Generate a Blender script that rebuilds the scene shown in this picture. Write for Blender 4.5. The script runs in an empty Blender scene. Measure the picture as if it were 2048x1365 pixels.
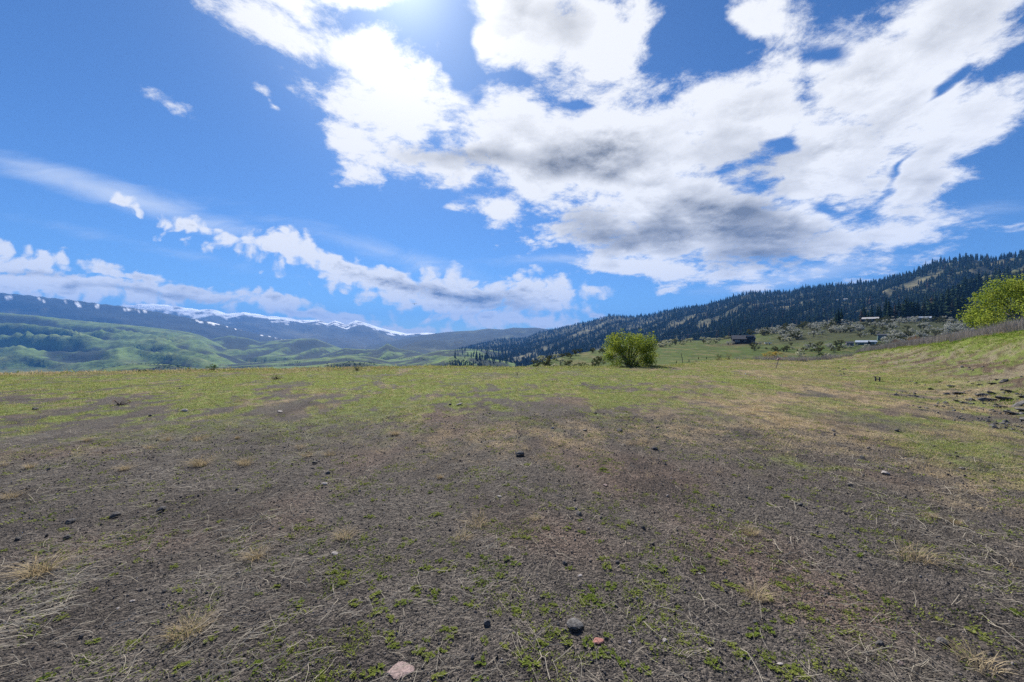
import bpy, math, random
import numpy as np
from mathutils import Vector, Matrix, Euler

random.seed(7)
RNG = np.random.default_rng(11)
scene = bpy.context.scene
COL = scene.collection
F = 796.0            # focal length in photo pixels (photo 2048 wide)
CX, CY = 1024.0, 682.0
EYE = 1.6

# ------------------------------------------------------------------ camera
cam_d = bpy.data.cameras.new('camera')
cam_d.sensor_width = 36.0
cam_d.lens = 36.0 * F / 2048.0
cam_d.clip_start = 0.05
cam_d.clip_end = 120000.0
cam = bpy.data.objects.new('camera', cam_d)
COL.objects.link(cam)
cam.location = (0, 0, EYE)
cam.rotation_euler = (math.radians(90), 0, 0)
scene.camera = cam

# ------------------------------------------------------------------ sun, exposure
SUN_AZ, SUN_EL = math.radians(-15.5), math.radians(42.3)
SUN = Vector((math.sin(SUN_AZ)*math.cos(SUN_EL), math.cos(SUN_AZ)*math.cos(SUN_EL), math.sin(SUN_EL)))
sun_d = bpy.data.lights.new('sun', 'SUN')
sun_d.energy = 5.0
sun_d.angle = math.radians(0.53)
sun_d.color = (1.0, 0.955, 0.89)
sun = bpy.data.objects.new('sun', sun_d)
COL.objects.link(sun)
sun.rotation_euler = SUN.to_track_quat('Z', 'Y').to_euler()
sun.location = (0, 0, 50)

vs = scene.view_settings
vs.view_transform = 'Standard'
vs.look = 'None'
vs.exposure = 0.9
vs.gamma = 1.0
vs.use_curve_mapping = False
scene.cycles.use_denoising = False
scene.cycles.max_bounces = 5
scene.cycles.diffuse_bounces = 2
scene.cycles.glossy_bounces = 2
scene.cycles.transmission_bounces = 3
scene.cycles.volume_bounces = 0
scene.cycles.transparent_max_bounces = 6
scene.cycles.caustics_reflective = False
scene.cycles.caustics_refractive = False

# ------------------------------------------------------------------ node helper
class NT:
    def __init__(s, tree):
        s.t = tree; s.n = tree.nodes; s.l = tree.links
    def new(s, typ, **kw):
        nd = s.n.new(typ)
        for k, v in kw.items():
            setattr(nd, k, v)
        return nd
    def put(s, sock, v):
        if isinstance(v, bpy.types.NodeSocket): s.l.new(v, sock)
        elif v is not None: sock.default_value = v
    def math(s, op, a, b=None, c=None, clamp=False):
        nd = s.new('ShaderNodeMath', operation=op, use_clamp=clamp)
        s.put(nd.inputs[0], a)
        if b is not None: s.put(nd.inputs[1], b)
        if c is not None: s.put(nd.inputs[2], c)
        return nd.outputs[0]
    def vmath(s, op, a, b=None, scale=None):
        nd = s.new('ShaderNodeVectorMath', operation=op)
        s.put(nd.inputs[0], a)
        if b is not None: s.put(nd.inputs[1], b)
        if scale is not None: s.put(nd.inputs['Scale'], scale)
        return nd.outputs['Value'] if op in ('LENGTH', 'DOT_PRODUCT', 'DISTANCE') else nd.outputs[0]
    def sstep(s, v, lo, hi, a=0.0, b=1.0):
        nd = s.new('ShaderNodeMapRange', interpolation_type='SMOOTHSTEP')
        s.put(nd.inputs[0], v); s.put(nd.inputs[1], lo); s.put(nd.inputs[2], hi); s.put(nd.inputs[3], a); s.put(nd.inputs[4], b)
        return nd.outputs[0]
    def lin(s, v, lo, hi, a=0.0, b=1.0):
        nd = s.new('ShaderNodeMapRange')
        s.put(nd.inputs[0], v); s.put(nd.inputs[1], lo); s.put(nd.inputs[2], hi); s.put(nd.inputs[3], a); s.put(nd.inputs[4], b)
        return nd.outputs[0]
    def noise(s, vec, scale, detail=3.0, rough=0.5, lac=2.0, dist=0.0, color=False):
        nd = s.new('ShaderNodeTexNoise')
        s.put(nd.inputs['Vector'], vec); nd.inputs['Scale'].default_value = scale
        nd.inputs['Detail'].default_value = detail; nd.inputs['Roughness'].default_value = rough
        nd.inputs['Lacunarity'].default_value = lac; nd.inputs['Distortion'].default_value = dist
        return nd.outputs['Color'] if color else nd.outputs['Fac']
    def mix(s, fac, a, b, blend='MIX'):
        nd = s.new('ShaderNodeMix', data_type='RGBA', blend_type=blend)
        s.put(nd.inputs[0], fac)
        s.put(nd.inputs[6], a if isinstance(a, bpy.types.NodeSocket) else (*a[:3], 1.0))
        s.put(nd.inputs[7], b if isinstance(b, bpy.types.NodeSocket) else (*b[:3], 1.0))
        return nd.outputs[2]
    def comb(s, x, y, z=0.0):
        nd = s.new('ShaderNodeCombineXYZ')
        s.put(nd.inputs[0], x); s.put(nd.inputs[1], y); s.put(nd.inputs[2], z)
        return nd.outputs[0]

# ------------------------------------------------------------------ sky
def build_world():
    w = bpy.data.worlds.new('World'); scene.world = w; w.use_nodes = True
    w.cycles.sampling_method = 'MANUAL'; w.cycles.sample_map_resolution = 512
    N = NT(w.node_tree); N.n.clear()
    out = N.new('ShaderNodeOutputWorld')
    bg = N.new('ShaderNodeBackground')
    bg.inputs['Strength'].default_value = 0.05
    sky = N.new('ShaderNodeTexSky', sky_type='NISHITA')
    sky.sun_disc = False
    sky.sun_elevation = SUN_EL
    sky.sun_rotation = SUN_AZ
    sky.altitude = 1100.0
    sky.air_density = 1.0; sky.dust_density = 0.6; sky.ozone_density = 3.0
    tc = N.new('ShaderNodeTexCoord')
    d = N.vmath('NORMALIZE', tc.outputs['Generated'])
    sep = N.new('ShaderNodeSeparateXYZ'); N.l.new(d, sep.inputs[0])
    x, y, z = sep.outputs
    ys = N.math('MAXIMUM', y, 0.08)
    U = N.math('DIVIDE', x, ys); V = N.math('DIVIDE', z, ys)      # world directions on a plane due north
    zz = N.math('ADD', N.math('MAXIMUM', z, 0.0), 0.30)
    P = N.comb(N.math('DIVIDE', x, zz), N.math('DIVIDE', y, zz), N.math('MULTIPLY', z, 1.5))   # cloud-deck coordinates
    # domain warp
    wn = N.noise(P, 1.7, 4.0, 0.55, color=True)
    wv = N.vmath('SUBTRACT', wn, (0.5, 0.5, 0.5))
    UV = N.comb(U, V, 0.0)
    amp = N.lin(V, 0.0, 0.5, 0.05, 0.30)
    UVw = N.vmath('ADD', UV, N.vmath('MULTIPLY', N.vmath('SCALE', wv, scale=amp), (1.0, 1.0, 0.0)))
    Pw = N.vmath('ADD', P, N.vmath('SCALE', wv, scale=0.18))
    def ell(vec, px, py, rx, ry, ang):
        m = N.new('ShaderNodeMapping', vector_type='TEXTURE')
        m.inputs['Location'].default_value = ((px-CX)/F, (CY-py)/F, 0)
        m.inputs['Rotation'].default_value = (0, 0, math.radians(-ang))
        m.inputs['Scale'].default_value = (rx/F, ry/F, 1)
        N.l.new(vec, m.inputs[0])
        return N.vmath('LENGTH', m.outputs[0])
    def blobs(vec, lst, soft=0.12):
        acc = None
        for (px, py, rx, ry, ang, wt, *off) in lst:
            v = N.math('MULTIPLY_ADD', ell(vec, px, py, rx, ry, ang), -wt, wt-sum(off))
            if acc is None: acc = v
            else:
                acc = N.math('SMOOTH_MAX', acc, v, soft)
        return acc
    big = [(745,150,300,85,29,1),(860,285,190,80,8,1),(730,320,75,50,10,.8),(1040,50,120,130,20,1),(1190,120,150,150,0,1),
           (1230,330,340,165,6,1.15),(1500,235,190,190,-20,1),(1700,160,200,130,-35,1),(1870,50,200,110,-35,.95),
           (1880,300,240,75,-40,.85),(1420,450,420,105,4,1.15),(1720,465,215,45,-4,.8),(1300,533,150,35,6,.75),(1480,548,150,22,0,.5),
           (985,420,90,45,10,.8),(1020,250,160,90,8,.9),(1640,330,210,120,-15,.95),(1790,200,170,110,-38,.9),(600,20,110,35,45,.7),(740,0,130,22,5,.6),(345,186,95,40,24,.7,.62),(512,166,46,30,38,.8,.66),(534,202,34,16,50,.7,.6),(700,55,60,16,60,.6,.5),
           (1560,40,100,60,20,.55),(1290,20,60,60,20,.6)]
    low = [(40,520,120,36,6,1),(212,545,52,24,4,.9),(292,556,50,16,4,.7),(90,572,280,34,6,1.1),(360,592,260,22,5,.9),
           (530,606,120,22,8,.9),(660,637,160,18,10,.9),(800,657,110,10,6,.7),
           (600,512,190,30,10,.85),(740,548,220,40,11,1),(900,585,230,50,9,1.1),(1070,595,110,48,5,.9),(1010,638,160,22,2,.95),
           (800,592,200,10,9,.55),(238,410,42,10,16,.55),(385,446,85,14,13,.65),(1190,586,24,9,5,.6),(1335,577,28,10,3,.6),(1195,628,24,9,3,.6)]
    holes = [(1410,55,105,75,-20,1.1),(1640,112,55,32,-20,.7),(1545,312,50,30,10,.8),(1850,175,110,16,-42,.7),(1150,215,44,18,10,.5),(955,110,44,120,-12,1.1),(1790,345,60,13,-45,.6),(1640,408,50,18,20,.5),(900,400,60,30,0,.6)]
    fb = N.noise(Pw, 3.6, 10.0, 0.70, 2.15)
    fbs = N.noise(N.vmath('ADD', Pw, tuple(Vector((math.sin(SUN_AZ), math.cos(SUN_AZ), 0.3))*0.035)), 3.6, 6.0, 0.62, 2.15)
    vo = N.new('ShaderNodeTexVoronoi', feature='F1'); N.l.new(Pw, vo.inputs['Vector'])
    vo.inputs['Scale'].default_value = 5.5; vo.inputs['Detail'].default_value = 2.0; vo.inputs['Roughness'].default_value = .55; vo.inputs['Lacunarity'].default_value = 2.2
    nz = N.math('ADD', N.math('SUBTRACT', fb, 0.5), N.math('MULTIPLY', N.math('SUBTRACT', .62, vo.outputs['Distance']), .20))
    Fb = blobs(UVw, big)
    Fl = blobs(UVw, low)
    Hh = N.math('MAXIMUM', blobs(UVw, holes), 0.0)
    Db = N.math('ADD', N.math('SUBTRACT', Fb, N.math('MULTIPLY', Hh, N.math('MULTIPLY_ADD', fb, 3.2, -.7))), N.math('MULTIPLY_ADD', nz, 2.7, .24))
    vl = N.new('ShaderNodeTexVoronoi', feature='F1'); N.l.new(UVw, vl.inputs['Vector'])
    vl.inputs['Scale'].default_value = 24.0; vl.inputs['Detail'].default_value = 1.0; vl.inputs['Roughness'].default_value = .5
    nl = N.noise(N.vmath('MULTIPLY', UVw, (1.0, 1.6, 1.0)), 15.0, 7.0, 0.62)
    nzl = N.math('ADD', N.math('SUBTRACT', nl, 0.5), N.math('MULTIPLY', N.math('SUBTRACT', .5, vl.outputs['Distance']), .45))
    Dl = N.math('ADD', Fl, N.math('MULTIPLY_ADD', nzl, 1.9, .30))
    front = N.math('GREATER_THAN', y, 0.15)
    D0 = N.math('SMOOTH_MAX', Db, Dl, 0.05)
    # scattered cumulus everywhere outside the part of the sky laid out above
    big_n = N.noise(P, 0.75, 2.0, 0.5)
    Dg = N.math('ADD', N.math('MULTIPLY', N.math('SUBTRACT', big_n, 0.53), 6.0), N.math('MULTIPLY', nz, 2.0))
    au = N.math('ABSOLUTE', U)
    outm = N.math('MAXIMUM', N.sstep(au, 1.30, 1.7), N.sstep(V, 0.90, 1.25))
    outm = N.math('MAXIMUM', outm, N.math('SUBTRACT', 1.0, front))
    Dg = N.math('SUBTRACT', Dg, N.math('MULTIPLY', N.math('SUBTRACT', 1.0, outm), 3.0))
    D0 = N.math('SUBTRACT', D0, N.math('MULTIPLY', N.math('SUBTRACT', 1.0, front), 6.0))
    D = N.math('MAXIMUM', D0, Dg)
    alpha = N.sstep(D, -0.04, 0.52)
    alpha = N.math('MULTIPLY', alpha, N.sstep(z, 0.0, 0.012))
    # cirrus veils
    cir_l = [(240,392,470,40,17,1),(760,500,420,30,16,.5),(1600,552,300,26,-10,.9),(1150,515,260,24,-3,.55),(1960,430,200,40,-14,.5),(330,500,400,22,12,.4)]
    cs = N.new('ShaderNodeMapping'); cs.inputs['Rotation'].default_value = (0, 0, math.radians(15)); cs.inputs['Scale'].default_value = (1.2, 9.0, 1)
    N.l.new(UVw, cs.inputs[0])
    cn = N.noise(cs.outputs[0], 2.2, 6.0, 0.62)
    Fc = blobs(UV, cir_l, 0.2)
    ca = N.math('MULTIPLY', N.sstep(N.math('ADD', Fc, N.math('MULTIPLY', N.math('SUBTRACT', cn, 0.5), 1.2)), 0.05, 1.0), 0.62)
    ca = N.math('MULTIPLY', ca, front)
    # thickness -> grey; sunward side -> bright
    thick = N.sstep(D, 0.2, 1.9)
    dark_l = [(1520,462,190,62,5,1.05),(1280,470,260,42,6,.9),(960,285,210,44,8,.75),(1150,330,190,55,6,.7),(1560,505,170,34,-6,.8),(1130,60,80,60,0,.45),(1500,340,160,90,0,.4),(1760,260,140,60,-40,.35),(930,590,170,22,10,.75),(60,545,130,14,6,.5),(1000,615,120,14,4,.6),(330,600,240,9,5,.5)]
    dk = N.math('MULTIPLY', N.math('MAXIMUM', blobs(UVw, dark_l, 0.25), 0.0), 1.5, clamp=True)
    lo1 = N.noise(Pw, 2.4, 2.5, 0.5); lo2 = N.noise(N.vmath('ADD', Pw, tuple(Vector((math.sin(SUN_AZ), math.cos(SUN_AZ), 0.3))*0.11)), 2.4, 2.5, 0.5)
    rel = N.math('ADD', N.math('MULTIPLY', N.math('SUBTRACT', fbs, fb), 3.6), N.math('MULTIPLY', N.math('SUBTRACT', lo2, lo1), 3.4))
    ds = N.vmath('DOT_PRODUCT', d, tuple(SUN))
    glow = N.sstep(ds, 0.55, 1.0)
    shade = N.math('ADD', N.math('MULTIPLY', thick, 0.36), N.math('MULTIPLY', dk, 0.80))
    shade = N.math('ADD', shade, N.math('MULTIPLY', rel, N.math('MULTIPLY_ADD', thick, 0.8, 0.2)))
    shade = N.math('SUBTRACT', shade, N.math('MULTIPLY', glow, 0.16), clamp=True)
    cloudc = N.mix(shade, (10.9, 11.0, 11.2), (2.2, 2.4, 2.75))
    gl = N.math('MULTIPLY', N.math('POWER', N.math('MAXIMUM', ds, 0.0), 60.0), 5.0)
    cloudc = N.mix(1.0, cloudc, N.comb(gl, gl, gl), 'ADD')
    skyc = N.mix(1.0, sky.outputs[0], (0.53, 0.84, 1.20), 'MULTIPLY')
    au2 = N.math('ADD', N.math('MULTIPLY', N.math('POWER', N.math('MAXIMUM', ds, 0.0), 350.0), 6.0), N.math('MULTIPLY', N.math('POWER', N.math('MAXIMUM', ds, 0.0), 40.0), 2.8))
    skyc = N.mix(1.0, skyc, N.comb(au2, au2, au2), 'ADD')
    c = N.mix(ca, skyc, (9.4, 10.2, 11.4))
    c = N.mix(alpha, c, cloudc)
    N.l.new(c, bg.inputs[0]); N.l.new(bg.outputs[0], out.inputs[0])
build_world()

# ================================================================== numpy noise
_perm = np.random.default_rng(5).permutation(256).astype(np.int32)
_perm = np.concatenate([_perm, _perm])
_ga = np.linspace(0, 2*np.pi, 256, endpoint=False)
_gx, _gy = np.cos(_ga).astype(np.float32), np.sin(_ga).astype(np.float32)
def perlin(x, y, seed=0):
    x = np.asarray(x, np.float64); y = np.asarray(y, np.float64)
    xi = np.floor(x); yi = np.floor(y)
    fx = x - xi; fy = y - yi
    xi = (xi.astype(np.int64) + seed*37) & 255; yi = (yi.astype(np.int64) + seed*91) & 255
    u = fx*fx*fx*(fx*(fx*6-15)+10); v = fy*fy*fy*(fy*(fy*6-15)+10)
    def g(ix, iy, dx, dy):
        h = _perm[_perm[ix & 255] + (iy & 255)]
        return _gx[h]*dx + _gy[h]*dy
    a = g(xi, yi, fx, fy); b = g(xi+1, yi, fx-1, fy)
    c = g(xi, yi+1, fx, fy-1); e = g(xi+1, yi+1, fx-1, fy-1)
    return ((a*(1-u)+b*u)*(1-v) + (c*(1-u)+e*u)*v)*1.45
def fbm(x, y, octv=4, seed=0, gain=0.5):
    s = 0.0; a = 1.0; t = 0.0
    for i in range(octv):
        s = s + a*perlin(x*2**i, y*2**i, seed+i); t += a; a *= gain
    return s/t
def ridged(x, y, octv=3, seed=0, gain=0.5):
    s = 0.0; a = 1.0; t = 0.0
    for i in range(octv):
        s = s + a*np.abs(perlin(x*2**i, y*2**i, seed+i)); t += a; a *= gain
    return s/t
def sm(x, a, b):
    t = np.clip((x-a)/(b-a), 0, 1); return t*t*(3-2*t)
def lerp(a, b, t): return a + (b-a)*t

# ================================================================== terrain
def az_of(px): return np.arctan((np.asarray(px, float)-CX)/F)
# crest lines read off the photo as (px, py, depth in metres); heights follow from the depth
def crest(pts, lift=0.0):
    p = np.array(pts, float)
    az = az_of(p[:, 0]); rr = p[:, 2]/np.cos(az); zz = EYE + p[:, 2]*(CY - p[:, 1] - lift)/F
    return az, rr, zz
def L(pts, Y): return [(a, b, Y) for a, b in pts]
LAYERS = {}
def layer(name, pts, W, zf, back=0.25, p=1.25, amp=0.3, lam=600., lamr=1800., shear=0.4, seed=1, fall=8.0):
    az, rr, zz = crest(pts)
    # beyond the last crest point the crest sinks
    for sgn, i in ((-1, 0), (1, -1)):
        for k in (1, 2):
            a2 = az[i] + sgn*math.radians(fall)*k/2
            z2 = lerp(zz[i], -420.0 if rr[i] > 1000 else -30.0, k/2)
            if sgn < 0: az = np.insert(az, 0, a2); rr = np.insert(rr, 0, rr[0]); zz = np.insert(zz, 0, z2); 
            else: az = np.append(az, a2); rr = np.append(rr, rr[-1]); zz = np.append(zz, z2)
            i = 0 if sgn < 0 else -1
    LAYERS[name] = dict(az=az, rr=rr, zz=zz, W=W, zf=zf, back=back, p=p, amp=amp, lam=lam, lamr=lamr, shear=shear, seed=seed, rm=float(np.mean(rr)))

layer('snowy', L([(-200,640),(-100,612),(0,608),(150,612),(247,611),(287,607),(320,608),(350,612),(400,619),(425,618),(455,627),(487,624),(512,627),(530,631),(567,634),(605,640),(635,639),(655,646),(670,641),(692,649),(712,641),(730,645),(755,654),(780,660),(812,667),(855,665),(900,670),(1000,672)],10000),
      5500, -160, amp=.42, lam=1500, lamr=5000, shear=.3, seed=3, p=1.15)
layer('dark_left', L([(-900,590),(-500,578),(-200,577),(0,585),(50,589),(100,595),(150,600),(200,607),(237,611),(275,617),(325,625),(375,635),(420,643),(470,656),(512,667),(560,676),(620,690),(680,705)],6000),
      2600, -160, amp=.22, lam=900, lamr=3000, shear=.5, seed=7, p=1.0)
layer('bench', L([(-1000,612),(-600,612),(-200,616),(0,625),(75,631),(150,640),(250,649),(325,657),(375,664),(400,670),(430,684),(470,700),(520,722)],3800),
      2900, -165, amp=.75, lam=560, lamr=1500, shear=.75, seed=12, p=1.0, back=.05)
layer('hill_a', L([(380,694),(410,681),(440,674),(462,671),(500,677),(520,684),(560,680),(600,677),(630,677),(650,684),(670,692),(690,699),(720,712)],4300),
      1700, -120, amp=.85, lam=420, lamr=1300, shear=-.4, seed=21, p=1.0)
layer('hill_b', L([(560,730),(630,714),(655,707),(690,696),(730,699),(755,699),(775,687),(795,697),(830,702),(855,710),(900,722)],3300),
      1200, -130, amp=.8, lam=330, lamr=900, shear=-.5, seed=25, p=1.0)
layer('hill_c', L([(380,735),(480,727),(555,722),(630,717),(700,710),(742,714),(780,722),(830,712),(880,701),(930,697),(980,700),(1050,712)],2300),
      900, -125, amp=.75, lam=260, lamr=700, shear=.6, seed=31, p=1.0)
layer('hill_d', L([(200,738),(270,727),(330,728),(400,738),(520,742),(620,731),(700,722),(760,728),(830,735),(905,712),(960,714),(1030,726)],1350),
      600, -120, amp=.5, lam=160, lamr=450, shear=.5, seed=33, p=1.0)
layer('blue_ridge', L([(690,702),(740,690),(800,679),(844,670),(870,667),(894,664),(917,662),(946,661),(976,657),(1005,659),(1027,655),(1049,656),(1071,655),(1100,659),(1200,662),(1500,660)],6500),
      3200, -150, amp=.3, lam=800, lamr=2400, shear=-.4, seed=41, p=1.1)
layer('blue_hill', L([(780,704),(800,693),(829,684),(864,679),(888,681),(902,688),(911,680),(926,680),(946,689),(1000,700)],4600),
      1500, -150, amp=.36, lam=420, lamr=1200, shear=.3, seed=44, p=1.0)
def zf_ridge(az): return np.interp(az, az_of([850, 1000, 1250, 1450, 1700]), [-130, -100, -45, -12, -4])
_r = [(880,712,3400),(902,703,3600),(946,692,4000),(976,684,4200),(1000,679,4300),(1049,677,4300),(1078,666,4200),(1100,661,4100),(1135,653,3950),(1167,646,3800),(1197,639,3600),
      (1217,632,3500),(1242,632,3400),(1260,635,3300),(1305,631,3100),(1330,623,3000),(1360,618,2850),(1400,613,2650),(1440,605,2480),(1472,594,2350),(1500,588,2250),(1582,587,2050),(1606,580,2000),(1648,575,1900),
      (1692,573,1800),(1752,567,1680),(1811,553,1580),(1855,538,1500),(1900,524,1430),(1930,519,1390),(1989,521,1320),(2048,511,1260),(2200,500,1150),(2500,480,1000),(2900,470,900)]
layer('ridge', _r, lambda az, rr: rr*0.70, zf_ridge, amp=.26, lam=330, lamr=900, shear=-.55, seed=51, p=1.12, back=.2, fall=4)
layer('spur', [(1870,632,520),(1901,590,600),(1923,566,650),(1953,555,700),(1997,546,720),(2048,536,730),(2150,525,730),(2500,500,700),(2900,490,650)],
      330, 6, amp=.16, lam=110, lamr=260, shear=-.3, seed=57, p=1.05, back=.25, fall=5)
layer('knoll', [(1035,740,110),(1110,717,150),(1185,702,190),(1240,695,215),(1290,688,240),(1340,685,250),(1384,681,265),(1440,680,285),(1500,670,315),(1549,662,330),(1585,655,340),(1635,648,350),(1750,642,360),(1850,640,365),(2048,640,370),(2400,640,370)],
      lambda az, rr: rr*0.62, lambda az: np.interp(az, az_of([1040, 1200, 1400]), [-14, -7, -4.2]), amp=.06, lam=45, lamr=120, seed=61, p=1.15, back=.12, fall=5)
ORDER = list(LAYERS)

_lip = np.array([(-3000,17),(-600,18),(0,19.3),(200,20.2),(440,22),(700,23.2),(880,25),(1000,24.2),(1200,24.6),(1320,25),(1380,28),(1440,35),(1600,31.5),(1700,34),(1760,60),(2048,80),(3500,80)], float)
_lip_az = az_of(_lip[:, 0]); _lip_r = _lip[:, 1]/np.cos(_lip_az)
_lip_r = np.minimum(_lip_r, 70)
_lip_az = np.concatenate([[-math.pi], _lip_az, [math.pi]]); _lip_r = np.concatenate([[25], _lip_r, [60]])
BT = np.array([(8.2,-60),(8.6,-15),(9.4,0),(10.4,8),(13.5,13),(20,24),(27,36),(37,52),(60,90)], float)
def bank_st(x, y):
    """signed distance right of the bank's toe and the toe's y there"""
    best = np.full(np.shape(x), 1e9); s = np.zeros(np.shape(x)); ty = np.zeros(np.shape(x))
    for a, b in zip(BT[:-1], BT[1:]):
        dx, dy = b-a; l2 = dx*dx+dy*dy
        t = np.clip(((x-a[0])*dx+(y-a[1])*dy)/l2, 0, 1)
        qx = a[0]+t*dx; qy = a[1]+t*dy
        dist = np.hypot(x-qx, y-qy)
        sg = np.where((x-qx)*dy-(y-qy)*dx >= 0, 1.0, -1.0)
        m = dist < best
        best = np.where(m, dist, best); s = np.where(m, dist*sg, s); ty = np.where(m, qy, ty)
    return s, ty
def near_height(x, y, r):
    z = 0.05*fbm(x/5, y/5, 2, 70) + 0.022*fbm(x/0.9, y/0.9, 3, 72) + 0.008*fbm(x/0.16, y/0.16, 2, 75)
    m = r < 140
    xs, ys = x[m], y[m]
    s, ty = bank_st(xs, ys)
    hb = np.interp(ty, [-60, 0, 8, 16, 27, 40, 52, 90], [2.7, 2.6, 2.5, 2.25, 1.5, .6, 0, 0])
    rise = sm(s, -.6, 5.4)
    up = hb*(0.55*rise + 0.45*sm(s, 2.6, 5.6)) + 0.11*np.clip(s-5, 0, 7)*np.clip(hb/2.2, 0, 1)
    lump = (0.34*fbm(xs/1.3, ys/1.3, 5, 80, .58) - 0.34*np.clip(ridged(xs/2.6+ys/3.4, ys/5, 3, 83)-.22, 0, 1))*rise*np.clip(1.25-s/9, .25, 1)
    up = up*(1 - sm(s, 13, 40)*.9) + lump*np.clip(hb, .3, 1.2)
    z[m] += up
    return z
def terrain(x, y):
    x = np.asarray(x, float); y = np.asarray(y, float); shp = x.shape
    x = x.ravel(); y = y.ravel()
    r = np.hypot(x, y); az = np.arctan2(x, y)
    re = np.interp(az, _lip_az, _lip_r)
    d = np.maximum(r-re, 0)
    dd = d*d/(d+2.5)
    right = sm(az, math.radians(1.0), math.radians(17))
    zl = -150*(1-np.exp(-0.33*dd/150))
    zr = -4.2*(1-np.exp(-0.085*dd/4.2))
    zfloor = lerp(zl, zr, right)
    behind = sm(np.abs(az), math.radians(75), math.radians(110))
    zfloor = lerp(zfloor, -0.02*d, behind)
    zfloor = zfloor + np.clip(d/60, 0, 1)*np.clip(np.log1p(d/60), 0, 3)*lerp(4.0, .35, np.maximum(right, behind))*fbm(x/140, y/140, 3, 77)
    near = np.zeros_like(x)
    mm = r < 160
    near[mm] = near_height(x[mm], y[mm], r[mm])
    z = near*(1-sm(r, 100, 160)) + zfloor
    lid = np.where(d > 0.5, 1, 0)      # 0 field, 1 valley floor, 2.. layers
    tt = np.zeros_like(x); nn = np.zeros_like(x)
    for k, nm in enumerate(ORDER):
        q = LAYERS[nm]
        ok = (az > q['az'][0]-.05) & (az < q['az'][-1]+.05) & (r > 60)
        if not ok.any(): continue
        a, rr_ = az[ok], r[ok]
        rc = np.interp(a, q['az'], q['rr']); zc = np.interp(a, q['az'], q['zz'])
        W = q['W'](a, rc) if callable(q['W']) else q['W']
        zf = q['zf'](a) if callable(q['zf']) else q['zf']
        t = (rc-rr_)/W
        lat = a*q['rm']
        n = ridged(lat/q['lam'] + q['shear']*rr_/q['lam'] + .25*fbm(lat/q['lam']*.7, rr_/q['lam']*.7, 2, q['seed']+9), rr_/q['lamr'], 4, q['seed'], .34)
        bump = sm(t, 0.0, .45)*np.sqrt(np.clip(1-t, 0, 1))
        tc = np.clip(t, 0, 1)
        h = zf + (zc-zf)*(1-tc)**q['p']
        h = h - np.clip(zc-zf, 0, None)*q['amp']*1.6*(n-.12)*bump
        h = np.where(t < 0, zc - q['back']*(rr_-rc)*np.clip((rr_-rc)/(W*.12), 0, 1), h)
        h = np.where(t >= 1, -1e4, h)
        cur = z[ok]
        m = h > cur
        z[ok] = np.where(m, h, cur)
        l2 = lid[ok]; l2[m] = k+2; lid[ok] = l2
        t2 = tt[ok]; t2[m] = t[m]; tt[ok] = t2
        t2 = nn[ok]; t2[m] = n[m]; nn[ok] = t2
    terrain.gully = nn.reshape(shp)
    return z.reshape(shp), lid.reshape(shp), tt.reshape(shp)
def H(x, y):
    return float(terrain(np.array([x]), np.array([y]))[0][0])
def PX(px, Y): return ((px-CX)/F*Y, Y)
def hit(px, py, y0=1.2, y1=9000., n=2600):
    """first place where the sight line through a photo pixel meets the ground"""
    Y = np.geomspace(y0, y1, n); X = (px-CX)/F*Y; Z = EYE+Y*(CY-py)/F
    g = terrain(X, Y)[0]
    i = np.argmax(g >= Z) if (g >= Z).any() else int(np.argmin(Z-g))
    return float(X[i]), float(Y[i]), float(g[i])

# ---- the sheet: rings about the viewpoint's foot, finer near, to 30 km
az_f = np.radians(np.arange(-63, 63.01, 0.135))
az_b = np.radians(np.arange(66, 294.1, 4.0)); 
AZ = np.concatenate([az_f, az_b]); NA = len(AZ)
RR = np.concatenate([[0.004, 0.1, 0.3], 0.5*1.0163**np.arange(0, 642)])
NR = len(RR)
GX = RR[:, None]*np.sin(AZ)[None]; GY = RR[:, None]*np.cos(AZ)[None]
GZ, GL, GT = terrain(GX, GY); GN = terrain.gully
TANEL = (GZ-EYE)/RR[:, None]
HORI = np.maximum.accumulate(TANEL, axis=0)
def visible(x, y, z, top):
    """is the top of a thing at x, y above the skyline in front of it?"""
    az = np.arctan2(x, y); r = np.hypot(x, y)
    c = np.clip(np.round((az-az_f[0])/(az_f[1]-az_f[0])).astype(int), 0, len(az_f)-1)
    ro = np.clip((np.log(r/0.5)/math.log(1.0163)).astype(int)-1, 0, NR-1)
    return ((z+top-EYE)/r) > HORI[ro, c]

def mesh_np(name, V, Fc):
    V = np.asarray(V, np.float32); Fc = np.asarray(Fc, np.int32)
    me = bpy.data.meshes.new(name)
    k = Fc.shape[1]
    me.vertices.add(len(V)); me.vertices.foreach_set('co', V.ravel())
    me.loops.add(Fc.size); me.loops.foreach_set('vertex_index', Fc.ravel())
    me.polygons.add(len(Fc)); me.polygons.foreach_set('loop_start', np.arange(0, Fc.size, k, dtype=np.int32))
    me.update(calc_edges=True)
    return me
def link(name, me, mat=None, parent=None):
    if mat is not None:
        me.materials.clear(); me.materials.append(mat)
    o = bpy.data.objects.new(name, me); COL.objects.link(o)
    if parent is not None: o.parent = parent
    return o
def tag(o, label=None, cat=None, group=None, kind=None):
    if label: o['label'] = label
    if cat: o['category'] = cat
    if group: o['group'] = group
    if kind: o['kind'] = kind
    return o
def smooth(me, on=True):
    me.polygons.foreach_set('use_smooth', np.full(len(me.polygons), on)); me.update()

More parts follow.
